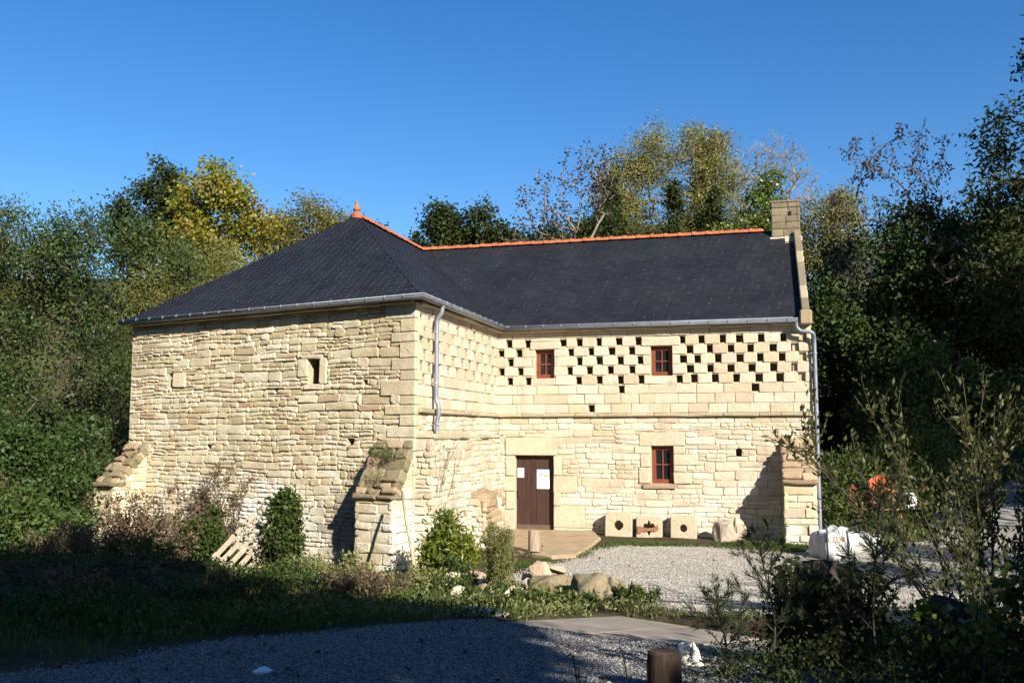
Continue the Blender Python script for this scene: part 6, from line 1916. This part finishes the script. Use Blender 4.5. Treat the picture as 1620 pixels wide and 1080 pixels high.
def sack(label, c, size, rotz, seed, sag=0.06, tiltx=0.0):
    """woven bulk bag: pillowed box with folds and an uneven gathered top"""
    rs = np.random.RandomState(seed)
    root = thing("bulk_bag", label, "sack", c)
    bm = bmesh.new()
    bmesh.ops.create_cube(bm, size=1.0)
    bmesh.ops.subdivide_edges(bm, edges=bm.edges, cuts=7, use_grid_fill=True)
    for v in bm.verts:
        x, y, z = v.co
        puff = 1 + 0.16 * (1 - (2 * z) ** 2) - 0.05
        x2, y2 = x * puff, y * puff
        q = max(abs(x), abs(y)) * 2
        zz = z + 0.5
        if z > 0.45:
            zz += 0.10 * (1 - q) * 1 + 0.05 * math.sin(x * 9 + seed) + 0.04 * math.sin(y * 11)
        zz *= 1 + 0.22 * x * (1 if seed % 2 else -1) * (zz > 0.4)
        nz = mnoise.noise(Vector((x * 3 + seed, y * 3, z * 2.5))) * 0.06
        fold = 0.025 * math.sin(math.atan2(y, x) * 7 + z * 3 + seed)
        L = math.hypot(x, y) + 1e-6
        v.co = Vector(((x2 + x / L * (nz + fold)) * size[0], (y2 + y / L * (nz + fold)) * size[1], zz * size[2]))
        v.co.y += tiltx * v.co.z
    bm.transform(Matrix.Rotation(rotz, 4, 'Z'))
    bmesh.ops.recalc_face_normals(bm, faces=bm.faces)
    me = bpy.data.meshes.new("bag"); bm.to_mesh(me); bm.free()
    me.materials.append(M['sack'])
    o = link("bag", me, root, WLOC[root.name])
    me.polygons.foreach_set("use_smooth", np.ones(len(me.polygons), bool))
    return root


p = on(5.98, 17.75, -0.01)
sk1 = sack("white woven builders sack with faded orange lettering, standing on the gravel", p, (0.47, 0.46, 0.52), 0.35, 5)
fr = A3((math.sin(0.35), -math.cos(0.35), 0)); rt_ = A3((math.cos(0.35), math.sin(0.35), 0))
txt = bpy.data.curves.new("printed_word", 'FONT'); txt.body = "CEUR"; txt.size = 0.125; txt.extrude = 0.001; txt.align_x = 'CENTER'
txt.materials.append(M['sack_print'])
to = bpy.data.objects.new("word_curve", txt)
wm = bpy.data.meshes.new_from_object(to)
bpy.data.objects.remove(to)
from mathutils.bvhtree import BVHTree
bagm = sk1.children[0].data
bvh = BVHTree.FromPolygons([v.co for v in bagm.vertices], [list(q.vertices) for q in bagm.polygons])
for v in wm.vertices:                                   # lay the print onto the bulging cloth
    w_ = Vector(rt_) * (v.co.x * 1.25 - 0.02) + Vector((0, 0, 0.33 + v.co.y * 1.25)) + Vector(fr) * 1.0
    hit = bvh.ray_cast(w_, -Vector(fr))
    v.co = (hit[0] if hit[0] is not None else w_ - Vector(fr) * 0.7) + Vector(fr) * 0.006
to = link("printed_word", wm, sk1, p)
for sx in (-0.235, 0.235):
    m_ = MB(); m_.tube([A3(p) + rt_ * sx * 0.95 + fr * 0.25 + UP * 0.02, A3(p) + rt_ * sx * 1.05 + fr * 0.275 + UP * 0.28, A3(p) + rt_ * sx * 0.95 + fr * 0.25 + UP * 0.52, A3(p) + rt_ * sx * 0.6 + fr * 0.1 + UP * 0.66], [0.016] * 4, 6); m_.build("strap", M['strap'], sk1, smooth=True)
p2 = on(6.72, 18.4, 0.0)
sk2 = sack("slumped white builders sack with dark straps, right of the lettered one", p2, (0.85, 0.6, 0.42), 0.2, 8)
m_ = MB(); m_.tube([A3(p2) + A3((-0.3, -0.32, 0.06)), A3(p2) + A3((-0.26, -0.36, 0.3)), A3(p2) + A3((-0.1, -0.2, 0.52)), A3(p2) + A3((0.1, 0.0, 0.56))], 0.016, 6); m_.build("strap", M['strap'], sk2, smooth=True)

# ------------------------------------------------------------------ trees on the slope behind and beside the photographer (they cast the foreground shade; the left flank row is added against skylight)
def qr(q, r): return (0.866 * q - 0.5 * r, 0.5 * q + 0.866 * r)


SH = "trees on the bank behind the viewpoint"
for i, (q, r, top, rad, lb) in enumerate([(0.9, -9, 13.7, 2.5, "bank tree with the trunk closest behind the viewpoint"), (-3.2, -9.5, 13.9, 3.0, "second bank tree along from the viewpoint"), (-7.6, -9.5, 14.1, 3.0, "third bank tree along from the viewpoint"), (-12, -9.5, 14.3, 3.0, "fourth bank tree along from the viewpoint"), (-16.5, -9.5, 14.6, 3.0, "bank tree furthest along from the viewpoint")]):
    x, y = qr(q, r)
    tree("bank_tree", lb, "tree", G(x, y), [(x, y, top - 3.2, rad, 2.2, 3.2), (x, y, top - 6.2, rad * 0.95, 2.0, 3.2), (x + 0.6, y, top - 1.2, rad * 0.6, 1.6, 1.2)], 170, 40, (0.36, 0.26), 0.5, LM['oak'], M['bark_dark'], 400 + i, SH, shell=0.35)
x, y = qr(3.3, -9.2)
tree("bank_tree", "slender bank tree standing just right of the closest one behind the viewpoint", "tree", G(x, y), [(*qr(3.7, -9.2), 9.7, 0.75, 0.7, 1.0), (*qr(3.1, -9.2), 9.4, 0.7, 0.7, 1.1)], 60, 40, (0.24, 0.17), 0.25, LM['oak'], M['bark_dark'], 409, SH, shell=0.3, tip_r=0.01)
x, y = qr(8.4, -5)
tree("bank_tree", "small open bank tree shading the right foreground", "tree", G(x, y), [(x, y, 5.6, 1.9, 1.4, 1.2), (x, y, 3.9, 2.3, 1.4, 1.4)], 110, 34, (0.22, 0.14), 0.36, LM['oak'], M['bark_dark'], 410, SH, shell=0.3, tip_r=0.01)
x, y = qr(5.7, -5)
tree("bank_tree", "low dense bank tree beside the viewpoint on the right", "tree", G(x, y), [(x, y, 4.7, 1.35, 1.2, 1.25), (x, y, 3.0, 1.5, 1.3, 1.4)], 85, 34, (0.22, 0.14), 0.32, LM['oak'], M['bark_dark'], 411, SH, shell=0.3, tip_r=0.01)
for i, (q, top, lb) in enumerate([(13.4, 8.4, "low slope tree nearest the court, right of the viewpoint"), (16.2, 8.2, "low slope tree beside the gravel path, right of the viewpoint")]):
    x, y = qr(q, -4 + i)
    tree("slope_tree", lb, "tree", G(x, y), [(x, y, top - 1.3, 1.5, 1.3, 1.3), (x, y, top - 3.6, 1.7, 1.4, 1.6), (x, y, top - 6.2, 1.7, 1.4, 1.6)], 110, 20, (0.24, 0.16), 0.38, LM['oak'], M['bark_dark'], 415 + i, SH, shell=0.35, tip_r=0.01)
for i, (x, y, top, lb) in enumerate([(-13.5, 11.5, 10, "added sky-blocking tree nearest the shaded mound, left of the viewpoint"), (-12, 5, 11, "middle added sky-blocking tree left of the viewpoint"), (-11, -1.5, 12, "added sky-blocking tree furthest back, left of the viewpoint")]):  # unseen trees added to block skylight and darken the mound
    tree("bank_tree", lb, "tree", G(x, y), [(x, y, top - 3, 3, 3, 3), (x, y, top - 6.5, 2.8, 3, 3.2)], 150, 34, (0.36, 0.26), 0.5, LM['oak'], M['bark_dark'], 430 + i, SH, shell=0.35)
for i, (q, r, top, rad, lb) in enumerate([(22.5, 1, 14.2, 2.6, "slope tree nearest the gravel path, right of the viewpoint"), (26.5, 0, 15.0, 2.8, "middle slope tree right of the viewpoint"), (30.5, 0.5, 15.2, 2.8, "slope tree furthest up right of the viewpoint")]):
    x, y = qr(q, r)
    tree("slope_tree", lb, "tree", G(x, y), [(x, y, top - 2.6, rad, 2.2, 2.5), (x, y, top - 5, rad * 0.8, 2.0, 1.8)], 150, 24, (0.36, 0.24), 0.5, LM['oak'], M['bark_dark'], 420 + i, SH, shell=0.35)


# ------------------------------------------------------------------ grass, ground litter, pebbles
def grass(name, label, X, Y, h, w, seed, mat=LM['grass'], tint=(0, 1), dz=0.0, lay=0.35):
    rs = np.random.RandomState(seed)
    n = len(X)
    Z = gz(X, Y) + dz
    an = rs.rand(n) * 6.28
    H = h * rs.uniform(0.45, 1.2, n)
    ln = rs.normal(size=(n, 2)) * lay
    s = np.stack([np.cos(an), np.sin(an), np.zeros(n)], 1) * (w * 0.5)
    B = np.stack([X, Y, Z - 0.01], 1)
    Mid = B + np.stack([ln[:, 0] * H * 0.3, ln[:, 1] * H * 0.3, H * 0.6], 1)
    T = B + np.stack([ln[:, 0] * H, ln[:, 1] * H, H * (1 - 0.2 * np.hypot(ln[:, 0], ln[:, 1]))], 1)
    V = np.stack([B - s, B + s, Mid + s * 0.7, T, Mid - s * 0.7], 1).reshape(-1, 3)
    k = np.arange(n)[:, None] * 5
    F = k + np.array([[0, 1, 2, 4]]); F3 = k + np.array([[4, 2, 3, 3]])
    me_f = [tuple(f) for f in F] + [tuple(f[:3]) for f in F3] if n < 2000 else None
    tn = tint[0] + (tint[1] - tint[0]) * np.clip(0.5 + 0.5 * vnoise(X * 2.2, Y * 2.2) * 0.7 + rs.normal(size=n) * 0.2, 0, 1)
    # quads only: tip as thin quad for speed
    V = np.stack([B - s, B + s, Mid + s * 0.75, Mid - s * 0.75, T + s * 0.08, T - s * 0.08], 1).reshape(-1, 3)
    k = np.arange(n)[:, None] * 6
    F = np.concatenate([k + np.array([[0, 1, 2, 3]]), k + np.array([[3, 2, 4, 5]])])
    o = obj(name, V, F, mat, tint=np.concatenate([tn, tn]))
    return tag(o, label, None, None, "stuff")


def scatter(n, x0, x1, y0, y1, seed, cond):
    rs = np.random.RandomState(seed)
    X = rs.uniform(x0, x1, n); Y = rs.uniform(y0, y1, n)
    k = cond(X, Y, rs)
    return X[k], Y[k]


DECK = [tuple((b0 + e1 * a + e2 * c)[:2]) for a, c in ((0, 0), (4.35, 0), (4.35, 1.95), (0, 1.95))]
FRONTP = [tuple(p[:2]) for p in (L0 + fn * 0.0, C0, I0, R0, GE, LBK)]
off_built = lambda X, Y: (sdist(X, Y, ROAD) < -0.05) & (sdist(X, Y, DECK) < -0.03) & (sdist(X, Y, FRONTP) < -0.05)
dens = lambda X, Y, s, t: vnoise(X * s, Y * s) > t
X, Y = scatter(60000, -12, -0.8, 7, 18.5, 501, lambda X, Y, rs: off_built(X, Y) & (sdist(X, Y, COURT) < -0.1) & (rs.rand(len(X)) < (0.5 + 0.4 * vnoise(X * 0.8, Y * 0.8)) * (1 - 0.85 * sstep(-3.0, -4.4, X) * sstep(9.5, 11, Y) * sstep(17.2, 15.5, Y))))
grass("bank_grass", "long grass on the shaded mound and at the foot of the front wall", X, Y, 0.16, 0.012, 502, tint=(0, 0.85))
X, Y = scatter(16000, -3.2, 1.8, 8.6, 15.5, 503, lambda X, Y, rs: off_built(X, Y) & (sdist(X, Y, COURT) < -0.02) & (rs.rand(len(X)) < 0.25 + 0.5 * vnoise(X * 1.3, Y * 1.3)))
grass("verge_grass", "sunlit grass along the verge between the road and the side wall", X, Y, 0.14, 0.010, 504, tint=(0.1, 1))
wingd = lambda X, Y: ((X - I0[0]) * nv[0] + (Y - I0[1]) * nv[1])
gpatch = [[(1.35, 17.9), (1.0, 18.1), (1.5, 19.2), (2.2, 20.3), (3.4, 19.95), (3.3, 19.55), (2.0, 19.4)], [(-0.2, 16.6), (0.1, 17.7), (0.7, 17.75), (0.55, 17.3)], [(4.1, 19.7), (4.2, 18.9), (5.6, 18.4), (6.1, 19.2), (7.6, 19.6), (7.2, 20.2), (6.0, 19.7), (5.8, 20.3)], [(3.3, 19.9), (4.3, 19.6), (4.3, 19.35), (3.3, 19.6)]]
cond = lambda X, Y, rs: np.max([sdist(X, Y, g) for g in gpatch], 0) + 0.15 * vnoise(X * 3, Y * 3) + rs.normal(size=len(X)) * 0.06 > 0
X, Y = scatter(90000, -0.5, 8, 16.4, 20.6, 505, cond)
k_ = np.random.RandomState(1).rand(len(X)) < 0.25 + 0.75 * sstep(-0.1, 0.5, vnoise(X * 1.6, Y * 1.6))
X, Y = X[k_], Y[k_]
grass("court_grass", "short bright grass patches between the gravel and the wall", X, Y, 0.07, 0.011, 506, tint=(0, 0.75), dz=0.01)
X, Y = scatter(26000, 1.2, 5, 9.6, 14.5, 507, lambda X, Y, rs: off_built(X, Y) & (np.abs(sdist(X, Y, COURT)) + rs.normal(size=len(X)) * 0.08 < 0.28) & (rs.rand(len(X)) < 0.55))
grass("dry_grass", "dry straw coloured grass along the near edge of the court", X, Y, 0.07, 0.009, 508, tint=(0.6, 1))
X, Y = scatter(60000, 7.5, 24, 19, 36, 509, lambda X, Y, rs: (sdist(X, Y, COURT) < -0.15) & (sdist(X, Y, FRONTP) < -0.1) & (rs.rand(len(X)) < 0.6 + 0.5 * vnoise(X * 0.7, Y * 0.7)))
grass("hill_grass", "rough green grass on the bank beyond the gravel path", X, Y, 0.30, 0.022, 510, tint=(0, 1))
X, Y = scatter(16000, 0.9, 6.5, 4.3, 9.8, 511, lambda X, Y, rs: off_built(X, Y) & (sdist(X, Y, COURT) < 0.0))
grass("corner_grass", "shaded rough grass under the foreground bushes", X, Y, 0.16, 0.010, 512, tint=(0, 0.8))

# leafy ground weeds and fallen leaves among the grass
def ground_leaves(name, label, X, Y, per, rad, leaf, mat, seed, up, hgt):
    rs = np.random.RandomState(seed)
    C = np.repeat(np.stack([X, Y, gz(X, Y)], 1), per, 0)
    off = rs.normal(size=C.shape) * np.array([rad, rad, 0])
    C = C + off
    C[:, 2] = gz(C[:, 0], C[:, 1]) + np.abs(rs.normal(size=len(C))) * hgt + 0.005
    D = off / (rad + 1e-6) * 0.5 + np.array([0, 0, up])
    V, F = leaves_mesh(C, leaf[0], leaf[1], rs, (0, 0, 0), 0.12, D, 0.7)
    return tag(obj(name, V, F, mat, tint=np.repeat(rs.rand(len(X)), per) * 0.6 + rs.rand(len(C)) * 0.4), label, None, None, "stuff")


X, Y = scatter(5200, -11, 1.0, 7.6, 18.6, 530, lambda X, Y, rs: off_built(X, Y) & (sdist(X, Y, COURT) < -0.05) & (rs.rand(len(X)) < (0.35 + 0.6 * vnoise(X * 0.9 + 4, Y * 0.9)) * np.where((X > -1.7) & (Y > 10.8), 0.12, 1.0) * (1 - 0.7 * sstep(-3.4, -5, X) * sstep(16.6, 15, Y))))
ground_leaves("ground_weeds", "low leafy weeds in the grass between the road and the front wall", X, Y, 16, 0.085, (0.07, 0.03), LM['bramble'], 531, 0.5, 0.07)
X, Y = scatter(800, -3.0, 1.6, 8.8, 15.2, 532, lambda X, Y, rs: off_built(X, Y) & (sdist(X, Y, COURT) < 0.0))
ground_leaves("ground_weeds", "low pale leafy weeds among the rubble and loose stones", X, Y, 14, 0.07, (0.06, 0.022), LM['weed'], 533, 0.6, 0.07)
X, Y = scatter(5000, -11, 8, 4.6, 19, 534, lambda X, Y, rs: (sdist(X, Y, FRONTP) < -0.1) & (sdist(X, Y, DECK) < 0) & (rs.rand(len(X)) < np.where(sdist(X, Y, COURT) > 0.5, 0.07, 0.45)))
ground_leaves("fallen_leaves", "brown fallen leaves scattered over earth, road and verge", X, Y, 1, 0.01, (0.06, 0.04), LM['brown'], 535, 0.0, 0.004)
X, Y = scatter(9000, -10, -2.5, 8.5, 16.5, 536, lambda X, Y, rs: off_built(X, Y))

# pebbles lying loose on the road and the court
def pebbles(name, label, X, Y, size, seed, mat):
    rs = np.random.RandomState(seed); n = len(X)
    base = np.array([[1, 0, 0], [0, 1, 0], [-1, 0, 0], [0, -1, 0], [0, 0, 1], [0, 0, -0.6]], float)
    V = base[None] * (1 + rs.uniform(-0.3, 0.3, (n, 6, 1)))
    an = rs.rand(n) * 6.28; c, s = np.cos(an), np.sin(an)
    sz = size * rs.uniform(0.5, 1.3, n)
    sx, sy, sz_ = sz * rs.uniform(0.7, 1.2, n), sz * rs.uniform(0.6, 1.1, n), sz * rs.uniform(0.4, 0.8, n)
    x = V[:, :, 0] * sx[:, None]; y = V[:, :, 1] * sy[:, None]; z = V[:, :, 2] * sz_[:, None]
    P = np.stack([x * c[:, None] - y * s[:, None] + X[:, None], x * s[:, None] + y * c[:, None] + Y[:, None], z + (gz(X, Y) + 0.008 + sz_ * 0.25)[:, None]], -1).reshape(-1, 3)
    f = np.array([[0, 1, 4], [1, 2, 4], [2, 3, 4], [3, 0, 4], [1, 0, 5], [2, 1, 5], [3, 2, 5], [0, 3, 5]])
    F = (np.arange(n)[:, None, None] * 6 + f[None]).reshape(-1, 3)
    return tag(obj(name, P, F, mat, tint=np.repeat(rs.rand(n), 8)), label, None, None, "stuff")


CLOD = (X, Y)


def pebble_mat(name, a, b_, c_):
    m, t, b = base_mat(name, 0.85, 0.25)
    r = ramp(t, [(0, a), (0.5, b_), (1, c_)]); t.links.new(tint_attr(t), r.inputs[0]); t.links.new(r.outputs[0], b.inputs["Base Color"])
    return m


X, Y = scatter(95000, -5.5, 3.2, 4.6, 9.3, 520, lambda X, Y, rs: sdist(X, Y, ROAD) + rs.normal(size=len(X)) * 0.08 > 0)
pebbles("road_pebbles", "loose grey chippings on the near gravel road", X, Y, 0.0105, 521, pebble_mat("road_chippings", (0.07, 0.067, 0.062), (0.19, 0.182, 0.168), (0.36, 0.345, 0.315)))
X, Y = scatter(90000, -0.2, 8, 9.6, 20, 522, lambda X, Y, rs: sdist(X, Y, COURT) + rs.normal(size=len(X)) * 0.12 > 0)
pebbles("court_pebbles", "loose pale chippings on the gravel court", X, Y, 0.012, 523, pebble_mat("court_chippings", (0.18, 0.16, 0.125), (0.38, 0.345, 0.285), (0.53, 0.49, 0.42)))
pebbles("earth_clods", "crumbly dark clods of earth over the shaded mound", CLOD[0], CLOD[1], 0.035, 537, M['ground'])
